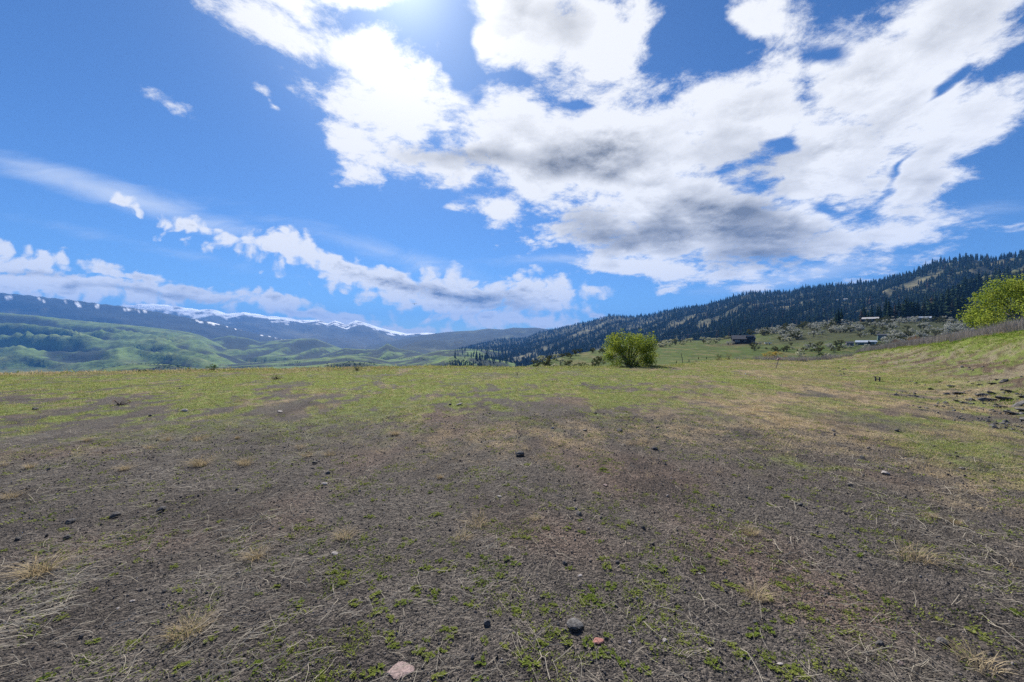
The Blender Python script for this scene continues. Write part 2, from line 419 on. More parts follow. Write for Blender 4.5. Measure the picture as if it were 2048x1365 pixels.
# ---- ground cover colours (albedo, with shade painted in on the hills and meadow) per vertex
def field_cover(x, y):
    """0..1 grass cover, dry tan cover, straw cover over the near field"""
    r = np.hypot(x, y); az = np.arctan2(x, y); px = CX+F*np.tan(np.clip(az, -1.2, 1.2))
    bord = np.interp(px, [-400, 0, 350, 700, 1000, 1250, 1500, 1750, 1900, 2100, 2600], [3.8, 4.5, 5.2, 5.8, 6.0, 6.3, 6.6, 5.8, 4.4, 3.9, 3.6])
    bord = np.where(np.abs(az) > 1.2, 5.5, bord)
    n1 = fbm(x/2.1, y/3.2, 4, 101, .6); n2 = fbm(x/.5, y/.8, 4, 105, .68)
    far = sm(y, 9.5, 17)
    g = sm(y - bord + 2.6*n1 + 1.8*n2, -1.2, 4.2)*lerp(.8, 1.0, far)
    g = g*(1 - lerp(.97, .72, far)*sm(n1*.7+n2*.85, lerp(-.02, .10, far), lerp(.2, .34, far)))
    n6 = fbm(x/2.2, y/3.4, 3, 108, .55)
    g = g*(1-.85*sm(n6+.35*n2, .08, .26)*(1-.45*far))
    s, ty = bank_st(x, y)
    tan = sm(px, 1150, 1560)*sm(y, 5.0, 8.0)*sm(fbm(x/1.6, y/2.4, 4, 111, .6), -.35, .25)
    tan = np.maximum(tan, .8*sm(fbm(x/1.3, y/3.0, 3, 115), .18, .42)*sm(y, 8, 12))
    tan = np.maximum(tan, .7*np.exp(-((y-bord-.6)/1.1)**2)*sm(n2, -.3, .25)*sm(px, 600, 1100))
    g = np.maximum(g, sm(1.25-np.hypot((x-7.0-.55*(y-6.2))/2.4, (y-6.2)/1.5)+1.3*n1+1.2*n2, .1, 1.2)*.8)
    strip = np.exp(-((s-4.9)/1.2)**2)                                # green strip along the bank's shoulder
    g = np.maximum(g*(1-.45*tan), strip*sm(n1+n2*.5, -.6, .1)*1.15)
    straw = sm(px, 700, 100)*sm(fbm(x/1.2+y*.3, y/1.6, 3, 121, .6), -.12, .3)*sm(y, 1.2, 2.2)*(1-sm(y, 7, 9))
    straw = np.maximum(straw, sm(px, 1350, 1900)*sm(fbm(x/1.1-y*.2, y/1.4, 3, 125, .6), -.1, .3)*(1-sm(y, 4.5, 7)))
    straw = np.maximum(straw, .5*sm(fbm(x/1.4, y/1.4, 3, 129), .12, .35)*(1-sm(y, 5, 8)))
    return np.clip(g, 0, 1), np.clip(tan, 0, 1), np.clip(straw, 0, 1), s
def mixc(a, b, t): return a*(1-t[..., None]) + np.asarray(b)*t[..., None]
def cover_colour(x, y, z, lid, t, gully):
    n = x.size
    c = np.zeros((n, 3)) + np.array((.062, .05, .044))
    nA = fbm(x/30, y/30, 4, 201, .6)
    f = lid == 0
    if f.any():
        xf, yf = x[f], y[f]
        g, tan, straw, s = field_cover(xf, yf)
        n2 = fbm(xf/.35, yf/.35, 4, 211, .65); n3 = fbm(xf/2.7, yf/2.7, 3, 215)
        cc = np.zeros((xf.size, 3)) + np.array((.082, .077, .074))
        cc = mixc(cc, (.115, .088, .077), sm(n3, .0, .5)*.75)
        cc = mixc(cc, (.05, .046, .045), sm(fbm(xf/1.1, yf/1.5, 4, 219, .6), .02, .4)*.75)
        cc = cc*(1+.35*n2)[:, None]
        cc = mixc(cc, (.31, .25, .16), tan*sm(n2, -.45, .25)*.9)
        n5 = fbm(xf/.22, yf/.5, 3, 217, .6)
        cc = mixc(cc, (.14, .20, .042), g*sm(n2+.9*(g-.5), -.5, .35))
        cc = mixc(cc, (.27, .24, .14), g*sm(n5+.5*n3, .12, .4)*.7)
        cc = mixc(cc, (.07, .06, .05), g*sm(-n5+.6*n2, .22, .45)*.75)
        bk = sm(s, .2, 2.0)
        rough = fbm(xf/.5+yf*.5, yf/.9, 4, 221, .65)
        cb = np.zeros((xf.size, 3)) + np.array((.17, .155, .12))
        cb = mixc(cb, (.11, .155, .035), sm(rough+.3*n3, -.03, .15)*.85)
        cb = mixc(cb, (.07, .052, .042), sm(-rough+.4*n3, .0, .2)*.92)
        cb = mixc(cb, (.13, .19, .03), np.exp(-((s-5.4)/1.3)**2)*.9)
        cb = mixc(cb, (.19, .17, .16), sm(s, 6.2, 7.4))
        cc = cc*(1-bk)[:, None] + cb*bk[:, None]
        c[f] = cc
    f = lid == 1
    if f.any():
        xf, yf = x[f], y[f]; nn = fbm(xf/12, yf/18, 4, 231, .6)
        cc = np.zeros((xf.size, 3)) + np.array((.055, .08, .02))  # turf colour lowered to stand in for cloud shade
        cc = mixc(cc, (.12, .11, .05), sm(nn, .0, .3)*.8)
        c[f] = cc
    for k, nm in enumerate(ORDER):
        f = lid == k+2
        if not f.any(): continue
        xf, yf, zf, tf, gf = x[f], y[f], z[f], t[f], gully[f]
        q = LAYERS[nm]
        az = np.arctan2(xf, yf); rf = np.hypot(xf, yf); lam = q['lam']
        lat = az*q['rm']
        n1 = fbm(lat/lam*.8+q['shear']*rf/lam*.8, rf/lam*.45, 4, q['seed']+60, .6)
        n2 = fbm(xf/lam*3, yf/lam*3, 3, q['seed']+65, .6); n4 = fbm(lat/lam*6, rf/lam*6, 3, q['seed']+69, .6)
        if nm == 'snowy':
            cc = np.zeros((xf.size, 3)) + np.array((.05, .055, .045))
            cc = mixc(cc, (.16, .15, .08), sm(n1, -.1, .3)*.6*sm(tf, .2, .5))
            sn = sm(1.05-tf/.20 + 1.0*n2 + .8*n1 + 1.3*n4, .2, .6)*sm(az, az_of(190), az_of(260))
            cc = mixc(cc, (.82, .84, .88), sn)
        elif nm == 'dark_left':
            cc = np.zeros((xf.size, 3)) + np.array((.02, .027, .024))
            cc = mixc(cc, (.15, .135, .075), sm(n1+.5*n2, .28, .5)*.8)
            sn = sm(fbm(lat/lam*13, rf/lam*7, 3, 99, .6)*.9+n2*.6+n1*.3-np.abs(tf-.07)*4.5, .17, .27)
            cc = mixc(cc, (.8, .82, .86), sn)
        elif nm in ('bench', 'hill_a', 'hill_b', 'hill_c', 'hill_d'):
            cc = np.zeros((xf.size, 3)) + np.array((.085, .135, .034))
            cc = mixc(cc, (.15, .165, .06), sm(n2, -.1, .5)*.6)
            brush_shade = sm(gf+.5*n1+.25*n2, *((.17, .30) if nm == 'bench' else (.08, .24)))*sm(tf, .01, .08)*.96
            cc = mixc(cc, (.014, .022, .016), brush_shade)  # dark brush in the draws, plus the hillsides' shade painted into the colour
        elif nm in ('blue_ridge', 'blue_hill'):
            cc = np.zeros((xf.size, 3)) + np.array((.022, .03, .022))
            cc = mixc(cc, (.09, .10, .045), sm(n1+.4*n2, .15, .4)*.6)
        elif nm == 'ridge':
            cc = np.zeros((xf.size, 3)) + np.array((.042, .049, .028))
            cc = mixc(cc, (.17, .155, .085), sm(n1+.7*n2, .2, .5)*.8)
        elif nm == 'spur':
            cc = np.zeros((xf.size, 3)) + np.array((.06, .068, .03))
            cc = mixc(cc, (.13, .13, .06), sm(n2, 0, .4)*.7)
        else:
            nn = fbm(xf/9, yf/14, 4, 241, .6)
            cc = np.zeros((xf.size, 3)) + np.array((.05, .075, .018))  # knoll grass darkened in its colour in place of a cloud's shadow
            cc = mixc(cc, (.11, .10, .045), sm(nn, .02, .3)*.8)
            cc = mixc(cc, (.05, .036, .028), np.exp(-(((az-az_of(1478))/math.radians(2.6))**2+((rf*np.cos(az)-215)/16)**2))*.95)
            cc = mixc(cc, (.04, .045, .022), sm(az, az_of(1500), az_of(1580))*sm(tf, .8, .6)*.8)  # shade under the thicket painted as darker ground
        c[f] = np.clip(cc, .01, .9)
    return np.clip(c, .008, .9)

def terrain_material(name, s1, s2, k1, k2, bump, bdist, dark=(.6, .6, .6), light=(1.45, 1.4, 1.3), voro=None):
    m = bpy.data.materials.new(name); m.use_nodes = True
    N = NT(m.node_tree); bs = N.n['Principled BSDF']
    bs.inputs['Roughness'].default_value = .95
    bs.inputs['Specular IOR Level'].default_value = .08
    at = N.new('ShaderNodeAttribute', attribute_name='Col')
    pos = N.new('ShaderNodeNewGeometry').outputs['Position']
    a = N.noise(pos, s1, 5.0, .62); b = N.noise(pos, s2, 4.0, .6)
    c = N.mix(1.0, at.outputs['Color'], N.mix(N.sstep(a, .3, .7), dark, light), 'MULTIPLY')
    c = N.mix(k2, c, N.mix(1.0, c, N.mix(N.sstep(b, .32, .68), dark, light), 'MULTIPLY'))
    hgt = N.math('ADD', a, N.math('MULTIPLY', b, .5))
    if voro:
        vo = N.new('ShaderNodeTexVoronoi'); N.l.new(pos, vo.inputs['Vector']); vo.inputs['Scale'].default_value = voro
        vc = N.new('ShaderNodeSeparateColor'); N.l.new(vo.outputs['Color'], vc.inputs[0])
        c = N.mix(1.0, c, N.mix(vc.outputs[0], (.5, .5, .52), (1.55, 1.48, 1.42)), 'MULTIPLY')
        vo2 = N.new('ShaderNodeTexVoronoi'); N.l.new(pos, vo2.inputs['Vector']); vo2.inputs['Scale'].default_value = voro*.42
        hgt = N.math('ADD', hgt, N.math('SUBTRACT', N.math('MULTIPLY', vo.outputs['Distance'], -.55), N.math('MULTIPLY', vo2.outputs['Distance'], .8)))
    N.l.new(c, bs.inputs['Base Color'])
    bp = N.new('ShaderNodeBump'); bp.inputs['Strength'].default_value = bump; bp.inputs['Distance'].default_value = bdist
    N.l.new(hgt, bp.inputs['Height']); N.l.new(bp.outputs[0], bs.inputs['Normal'])
    return m
GROUPS = [('ground', [0], terrain_material('dark_cinder_soil', 26., 160., 1, .6, .9, .02, voro=95.)),
          ('valley_meadow', [1, ORDER.index('knoll')+2], terrain_material('meadow_turf', .35, 2.2, 1, .5, .6, .4)),
          ('forested_ridge', [ORDER.index('ridge')+2, ORDER.index('spur')+2], terrain_material('forest_floor', .03, .2, 1, .6, .6, 4.)),
          ('grass_hills', [ORDER.index(n)+2 for n in ('bench', 'hill_a', 'hill_b', 'hill_c', 'hill_d')], terrain_material('hill_grass', .012, .06, 1, .5, .8, 12.)),
          ('distant_ridge', [ORDER.index(n)+2 for n in ('dark_left', 'blue_ridge', 'blue_hill')], terrain_material('ridge_slope', .006, .03, 1, .6, .8, 30.)),
          ('snowy_mountain', [ORDER.index('snowy')+2], terrain_material('snow_and_rock', .003, .015, 1, .4, .8, 60., dark=(.72, .72, .74), light=(1.2, 1.2, 1.18)))]
def build_terrain():
    vid = np.arange(NR*NA).reshape(NR, NA)
    a = vid[:-1, :]; b = vid[1:, :]
    nx = np.roll(np.arange(NA), -1)
    quads = np.stack([a, a[:, nx], b[:, nx], b], -1).reshape(-1, 4)[:, ::-1]
    fl = np.stack([GL[:-1], GL[:-1][:, nx], GL[1:][:, nx], GL[1:]], -1).reshape(-1, 4).max(1)
    P = np.stack([GX, GY, GZ], -1).reshape(-1, 3)
    C = np.empty((NR*NA, 3)); xs, ys, zs, ls, ts = GX.ravel(), GY.ravel(), GZ.ravel(), GL.ravel(), GT.ravel()
    C[:] = cover_colour(xs, ys, zs, ls, ts, GN.ravel())
    for nm, ids, mat in GROUPS:
        q = quads[np.isin(fl, ids)]
        used, inv = np.unique(q, return_inverse=True)
        V = P[used]; Q = inv.reshape(-1, 4); CC = C[used]
        me = mesh_np(nm, V, Q)
        at = me.attributes.new('Col', 'FLOAT_COLOR', 'POINT')
        at.data.foreach_set('color', np.hstack([CC, np.ones((len(CC), 1))]).astype(np.float32).ravel())
        smooth(me)
        o = link(nm, me, mat); o['kind'] = 'structure'
build_terrain()

# ---- the air
def build_haze():
    m = bpy.data.materials.new('haze_air'); m.use_nodes = True
    N = NT(m.node_tree); N.n.clear()
    out = N.new('ShaderNodeOutputMaterial'); pv = N.new('ShaderNodeVolumePrincipled')
    pv.inputs['Color'].default_value = (.13, .40, 1.0, 1)
    pv.inputs['Density'].default_value = 7.6e-5
    pv.inputs['Anisotropy'].default_value = 0.0
    N.l.new(pv.outputs[0], out.inputs['Volume'])
    lo, hi, R = -520.0, 1120.0, 16400.0
    V = [(sx*R, sy*R, z) for z in (lo, hi) for sx, sy in ((-1, -1), (1, -1), (1, 1), (-1, 1))]
    Q = [(3, 2, 1, 0), (4, 5, 6, 7), (0, 1, 5, 4), (1, 2, 6, 5), (2, 3, 7, 6), (3, 0, 4, 7)]
    o = link('haze', mesh_np('haze', V, Q), m); o['kind'] = 'stuff'; o['label'] = 'pale blue haze lying over the far valley and mountains'
build_haze()

# ================================================================== materials for things
def plain(name, col, rough=.85, spec=.15, var=.25, scale=6.0, metallic=0.0, bump=0.0):
    m = bpy.data.materials.new(name); m.use_nodes = True
    N = NT(m.node_tree); bs = N.n['Principled BSDF']
    bs.inputs['Roughness'].default_value = rough; bs.inputs['Specular IOR Level'].default_value = spec; bs.inputs['Metallic'].default_value = metallic
    tc = N.new('ShaderNodeTexCoord').outputs['Object']
    n = N.noise(tc, scale, 5.0, .6)
    c = N.mix(N.sstep(n, .3, .7), tuple(v*(1-var) for v in col), tuple(min(1, v*(1+var)) for v in col))
    N.l.new(c, bs.inputs['Base Color'])
    if bump:
        bp = N.new('ShaderNodeBump'); bp.inputs['Strength'].default_value = bump; bp.inputs['Distance'].default_value = .02
        N.l.new(n, bp.inputs['Height']); N.l.new(bp.outputs[0], bs.inputs['Normal'])
    return m
def leafy(name, c1, c2, trans=.45, scale=1.0, world=True, c3=None):
    """thin foliage: diffuse + translucent, colour drifting from place to place and from leaf to leaf"""
    m = bpy.data.materials.new(name); m.use_nodes = True
    N = NT(m.node_tree); N.n.clear()
    out = N.new('ShaderNodeOutputMaterial')
    g = N.new('ShaderNodeNewGeometry')
    n = N.noise(g.outputs['Position'], scale, 3.0, .6)
    rnd = g.outputs['Random Per Island']
    c = N.mix(N.sstep(n, .35, .65), c1, c2)
    if c3: c = N.mix(N.sstep(rnd, .72, .95), c, c3)
    c = N.mix(1.0, c, N.mix(rnd, (.72, .74, .75), (1.3, 1.25, 1.2)), 'MULTIPLY')
    df = N.new('ShaderNodeBsdfDiffuse'); tr = N.new('ShaderNodeBsdfTranslucent')
    N.l.new(c, df.inputs[0]); N.l.new(c, tr.inputs[0])
    mx = N.new('ShaderNodeMixShader'); mx.inputs[0].default_value = trans
    N.l.new(df.outputs[0], mx.inputs[1]); N.l.new(tr.outputs[0], mx.inputs[2])
    N.l.new(mx.outputs[0], out.inputs[0])
    return m
def needles():
    m = bpy.data.materials.new('pine_needle'); m.use_nodes = True
    N = NT(m.node_tree); N.n.clear()
    out = N.new('ShaderNodeOutputMaterial'); oi = N.new('ShaderNodeObjectInfo'); g = N.new('ShaderNodeNewGeometry')
    c = N.mix(oi.outputs['Random'], (.018, .038, .026), (.060, .085, .040))
    c = N.mix(N.sstep(oi.outputs['Random'], .93, .97), c, (.10, .075, .05))
    c = N.mix(1.0, c, N.mix(g.outputs['Random Per Island'], (.7, .7, .7), (1.4, 1.4, 1.3)), 'MULTIPLY')
    df = N.new('ShaderNodeBsdfDiffuse'); tr = N.new('ShaderNodeBsdfTranslucent'); N.l.new(c, df.inputs[0]); N.l.new(c, tr.inputs[0])
    mx = N.new('ShaderNodeMixShader'); mx.inputs[0].default_value = .3
    N.l.new(df.outputs[0], mx.inputs[1]); N.l.new(tr.outputs[0], mx.inputs[2]); N.l.new(mx.outputs[0], out.inputs[0])
    return m
M = dict(
    grass=leafy('green_grass', (.115, .165, .036), (.20, .24, .065), .5, .45, c3=(.32, .29, .14)),
    bankgrass=leafy('bank_grass', (.10, .17, .024), (.17, .22, .045), .5, .6),
    tan=leafy('dry_tan_grass', (.33, .255, .145), (.44, .37, .24), .35, .8),
    straw=leafy('bleached_straw', (.22, .20, .165), (.36, .33, .27), .15, 1.5),
    weed=leafy('weed_leaf', (.15, .20, .04), (.24, .27, .07), .42, 3.0),
    tuft=leafy('tuft_blade', (.33, .26, .15), (.45, .37, .24), .3, 4.0),
    greyweed=leafy('grey_dead_stalk', (.21, .195, .185), (.31, .285, .265), .2, .7),
    bush=leafy('fresh_spring_leaf', (.14, .20, .03), (.30, .34, .055), .42, 1.6),
    bush2=leafy('lime_spring_leaf', (.17, .24, .035), (.31, .36, .065), .42, 1.6),
    darkleaf=leafy('dark_green_leaf', (.03, .055, .018), (.05, .085, .02), .3, .8),
    yellow=leafy('yellow_blossom', (.34, .26, .06), (.46, .36, .10), .4, 1.2),
    rust=leafy('rusty_bud', (.17, .085, .04), (.25, .14, .07), .3, .8),
    blossom=leafy('blossom_shade_tone', (.30, .31, .26), (.50, .50, .45), .3, .25, c3=(.11, .13, .06)),  # thicket blossom greyed, its shade put into the colour
    blossom2=leafy('blossom_sunlit_tone', (.42, .42, .27), (.58, .57, .42), .35, .25, c3=(.15, .18, .06)),  # sunlit tone of the blossom, the light put into the colour
    olive=leafy('olive_twig_leaf', (.06, .075, .03), (.12, .12, .05), .3, .3),
    needle=needles(),
    bark=plain('bark', (.10, .08, .065), scale=14, bump=.4),
    twig=plain('bare_twig', (.16, .125, .11), scale=10),
    rock=plain('dark_basalt', (.085, .08, .078), scale=9, var=.5, bump=.6),
    rockpale=plain('pale_stone', (.30, .27, .25), scale=9, var=.35, bump=.5),
    rockpink=plain('pink_stone', (.25, .185, .17), scale=9, var=.35, bump=.5),
    rockgrey=plain('lichened_grey_rock', (.11, .105, .10), scale=5, var=.55, bump=.6),
    wood=plain('weathered_wood', (.12, .105, .095), scale=12, var=.4),
    darkwall=plain('dark_stained_siding', (.035, .036, .042), scale=3),
    darkroof=plain('charcoal_roof', (.05, .055, .068), scale=3, rough=.7),
    whitewall=plain('white_paint', (.62, .62, .60), scale=2, var=.1),
    tinroof=plain('galvanised_roof', (.30, .34, .39), rough=.45, spec=.4, scale=2, var=.12),
    greenwall=plain('green_siding', (.09, .14, .12), scale=2, var=.2),
    greyroof=plain('pale_roof', (.34, .33, .32), scale=2, var=.12),
    tanwall=plain('tan_siding', (.30, .25, .17), scale=2, var=.15),
    glass=plain('window_glass', (.03, .035, .04), rough=.1, spec=.6, var=.1),
    wire=plain('wire', (.12, .12, .12), rough=.5),
    ribbon=plain('pink_ribbon', (.55, .33, .33), rough=.6, var=.2),
)
def gravel_mat():
    m = bpy.data.materials.new('cinder_gravel'); m.use_nodes = True
    N = NT(m.node_tree); bs = N.n['Principled BSDF']; bs.inputs['Roughness'].default_value = .8; bs.inputs['Specular IOR Level'].default_value = .2
    oi = N.new('ShaderNodeObjectInfo')
    r = N.new('ShaderNodeValToRGB')
    e = r.color_ramp.elements
    e[0].position = 0; e[0].color = (.035, .032, .032, 1); e[1].position = 1; e[1].color = (.26, .22, .19, 1)
    for p, c in ((.45, (.085, .078, .074, 1)), (.72, (.12, .10, .09, 1)), (.92, (.14, .125, .115, 1))):
        q = e.new(p); q.color = c
    N.l.new(oi.outputs['Random'], r.inputs[0]); N.l.new(r.outputs[0], bs.inputs['Base Color'])
    return m
M['gravel'] = gravel_mat()

# ================================================================== mesh makers
class MB:
    def __init__(s): s.V = []; s.F = []; s.n = 0
    def add(s, V, Fc):
        V = np.asarray(V, float); s.V.append(V); s.F += [tuple(int(i)+s.n for i in f) for f in Fc]; s.n += len(V)
    def box(s, c, d, rz=0.0, taper=1.0):
        x, y, z = (v/2 for v in d)
        P = np.array([(-x,-y,-z),(x,-y,-z),(x,y,-z),(-x,y,-z),(-x*taper,-y*taper,z),(x*taper,-y*taper,z),(x*taper,y*taper,z),(-x*taper,y*taper,z)])
        if rz: P[:, :2] = P[:, :2] @ np.array([[math.cos(rz), math.sin(rz)], [-math.sin(rz), math.cos(rz)]])
        s.add(P+np.array(c), [(0,3,2,1),(4,5,6,7),(0,1,5,4),(1,2,6,5),(2,3,7,6),(3,0,4,7)])
    def tube(s, pts, rad, k=6, cap=True):
        pts = [np.array(p, float) for p in pts]; n = len(pts)
        rad = [rad]*n if np.isscalar(rad) else rad
        V = []; Fc = []
        for i, p in enumerate(pts):
            t = pts[min(i+1, n-1)]-pts[max(i-1, 0)]; t = t/(np.linalg.norm(t)+1e-9)
            a = np.cross(t, (0.31, .2, .93) if abs(t[2]) < .9 else (1., .1, 0)); a /= np.linalg.norm(a)+1e-9; b = np.cross(t, a)
            for j in range(k):
                an = 2*math.pi*j/k; V.append(p+rad[i]*(a*math.cos(an)+b*math.sin(an)))
        for i in range(n-1):
            for j in range(k):
                j2 = (j+1) % k; Fc.append((i*k+j, i*k+j2, (i+1)*k+j2, (i+1)*k+j))
        if cap: Fc.append(tuple(range(k-1, -1, -1))); Fc.append(tuple((n-1)*k+j for j in range(k)))
        s.add(V, Fc)
    def mesh(s, name):
        me = bpy.data.meshes.new(name); me.from_pydata(np.vstack(s.V).tolist(), [], s.F); me.update(); return me
    def build(s, name, mat, parent=None):
        return link(name, s.mesh(name), mat, parent)
def empty(name, loc, rz=0.0):
    o = bpy.data.objects.new(name, None); COL.objects.link(o); o.location = loc; o.rotation_euler = (0, 0, rz)
    o.empty_display_size = .1
    return o
def copy_tree(root, loc, rz=0.0, sc=1.0):
    r = root.copy(); COL.objects.link(r); r.location = loc; r.rotation_euler = (0, 0, rz)
    r.scale = (sc, sc, sc) if np.isscalar(sc) else sc
    for ch in root.children:
        c = ch.copy(); COL.objects.link(c); c.parent = r
    return r
def blades(n, h, spread, width, lean, rng, seg=2, base=.25):
    """a clump of thin curved blades rising from a small disc"""
    V = []; Fc = []
    for i in range(n):
        a = rng.uniform(0, 2*math.pi); rad = spread*math.sqrt(rng.uniform(0, 1))*1.0
        p = np.array([math.cos(a)*rad, math.sin(a)*rad, 0.])
        b = rng.uniform(0, 2*math.pi) if rng.uniform() < .4 else a+rng.normal(0, .5)
        d = np.array([math.cos(b), math.sin(b), 0.]); sd = np.array([-d[1], d[0], 0.])
        hh = h*rng.uniform(.5, 1.15); ln = lean*rng.uniform(.3, 1.3); w = width*rng.uniform(.7, 1.3)
        k = len(V)
        for j in range(seg+1):
            t = j/seg; q = p + d*hh*ln*t*t + np.array([0, 0, hh*(t-.35*ln*t*t)])
            if j < seg: V += [q-sd*w*(1-t*.6)/2, q+sd*w*(1-t*.6)/2]
            else: V.append(q)
        for j in range(seg-1): Fc.append((k+2*j, k+2*j+1, k+2*j+3, k+2*j+2))
        Fc.append((k+2*seg-2, k+2*seg-1, k+2*seg))
    return np.array(V), Fc
def pymesh(name, V, Fc, mat):
    me = bpy.data.meshes.new(name); me.from_pydata(np.asarray(V).tolist(), [], Fc); me.update(); me.materials.append(mat); return me
def rockmesh(name, mat, seed, flat=.7, sub=2):
    rg = np.random.default_rng(seed)
    import bmesh
    bm = bmesh.new(); bmesh.ops.create_icosphere(bm, subdivisions=sub, radius=.5)
    pl = [(lambda v: v/np.linalg.norm(v))(rg.normal(size=3)) for _ in range(9)]
    of = rg.uniform(.27, .46, 9)
    sc = np.array([rg.uniform(.8, 1.2), rg.uniform(.65, 1.0), flat*rg.uniform(.8, 1.1)])
    for v in bm.verts:
        c = np.array(v.co)
        for n, o in zip(pl, of):
            e = c@n-o
            if e > 0: c = c-n*e*.92
        c = c*(1+.10*rg.normal()*.5)*sc
        v.co = c
    me = bpy.data.meshes.new(name); bm.to_mesh(me); bm.free(); me.materials.append(mat); return me
def leafcloud(rg, n, clumps, size, up=.3, quads=True):
    """leaf faces gathered in clumps (x, y, z, radius)"""
    cl = np.array(clumps, float); w = cl[:, 3]**2; idx = rg.choice(len(cl), n, p=w/w.sum())
    d = rg.normal(size=(n, 3)); d /= np.linalg.norm(d, axis=1)[:, None]
    rr = rg.uniform(0, 1, n)**.45
    C = cl[idx, :3] + d*(cl[idx, 3]*rr)[:, None]*np.array([1, 1, .85])
    nrm = d*.6 + rg.normal(size=(n, 3))*.7 + np.array([0, 0, up]); nrm /= np.linalg.norm(nrm, axis=1)[:, None]
    t = np.cross(nrm, rg.normal(size=(n, 3))); t /= np.linalg.norm(t, axis=1)[:, None]; b = np.cross(nrm, t)
    s = size*rg.uniform(.6, 1.4, n)[:, None]
    V = np.stack([C-t*s*.5, C+b*s*.28, C+t*s*.5, C-b*s*.28], 1).reshape(-1, 3)
    return V, np.arange(4*n).reshape(-1, 4)

# ================================================================== scatter ("stuff")
_sc = [0]
def scatter(name, label, pts, rot, scl, idx, meshes):
    _sc[0] += 1
    srcs = []
    for i, me in enumerate(meshes):
        srcs.append(bpy.data.objects.new('source_%s_%d' % (name, i), me))
    n = len(pts)
    me = bpy.data.meshes.new(name); me.vertices.add(n); me.vertices.foreach_set('co', np.asarray(pts, np.float32).ravel())
    a = me.attributes.new('rot', 'FLOAT_VECTOR', 'POINT'); a.data.foreach_set('vector', np.asarray(rot, np.float32).ravel())
    a = me.attributes.new('scl', 'FLOAT', 'POINT'); a.data.foreach_set('value', np.asarray(scl, np.float32))
    a = me.attributes.new('idx', 'INT', 'POINT'); a.data.foreach_set('value', np.asarray(idx, np.int32))
    o = link(name, me)
    ng = bpy.data.node_groups.new(name, 'GeometryNodeTree')
    ng.interface.new_socket('Geometry', in_out='INPUT', socket_type='NodeSocketGeometry')
    ng.interface.new_socket('Geometry', in_out='OUTPUT', socket_type='NodeSocketGeometry')
    nd = ng.nodes; gi = nd.new('NodeGroupInput'); go = nd.new('NodeGroupOutput')
    ip = nd.new('GeometryNodeInstanceOnPoints'); jn = nd.new('GeometryNodeJoinGeometry')
    for s in srcs:
        oi = nd.new('GeometryNodeObjectInfo'); oi.inputs['Object'].default_value = s; oi.inputs['As Instance'].default_value = True
        ng.links.new(oi.outputs['Geometry'], jn.inputs[0])
    def na(nm, typ):
        q = nd.new('GeometryNodeInputNamedAttribute'); q.data_type = typ; q.inputs['Name'].default_value = nm; return q.outputs['Attribute']
    er = nd.new('FunctionNodeEulerToRotation')
    ng.links.new(na('rot', 'FLOAT_VECTOR'), er.inputs[0])
    ng.links.new(gi.outputs[0], ip.inputs['Points']); ng.links.new(jn.outputs[0], ip.inputs['Instance'])
    ip.inputs['Pick Instance'].default_value = True
    ng.links.new(na('idx', 'INT'), ip.inputs['Instance Index'])
    ng.links.new(er.outputs[0], ip.inputs['Rotation']); ng.links.new(na('scl', 'FLOAT'), ip.inputs['Scale'])
    ng.links.new(ip.outputs[0], go.inputs[0])
    md = o.modifiers.new('scatter', 'NODES'); md.node_group = ng
    o['kind'] = 'stuff'; o['label'] = label
    return o
def polar(n, r0, r1, a0, a1, p=1.0, rng=RNG):
    u = rng.uniform(0, 1, n)
    r = (r0**(2-2*p) + u*(r1**(2-2*p)-r0**(2-2*p)))**(1/(2-2*p)) if abs(p-1) > 1e-6 else r0*(r1/r0)**u
    a = np.radians(rng.uniform(a0, a1, n))
    return r*np.sin(a), r*np.cos(a), r
def zrot(n, tilt=.15, rng=RNG):
    return np.stack([rng.normal(0, tilt, n), rng.normal(0, tilt, n), rng.uniform(0, 6.283, n)], 1)
def field_only(x, y):
    z, lid, _ = terrain(x, y); return z, lid == 0

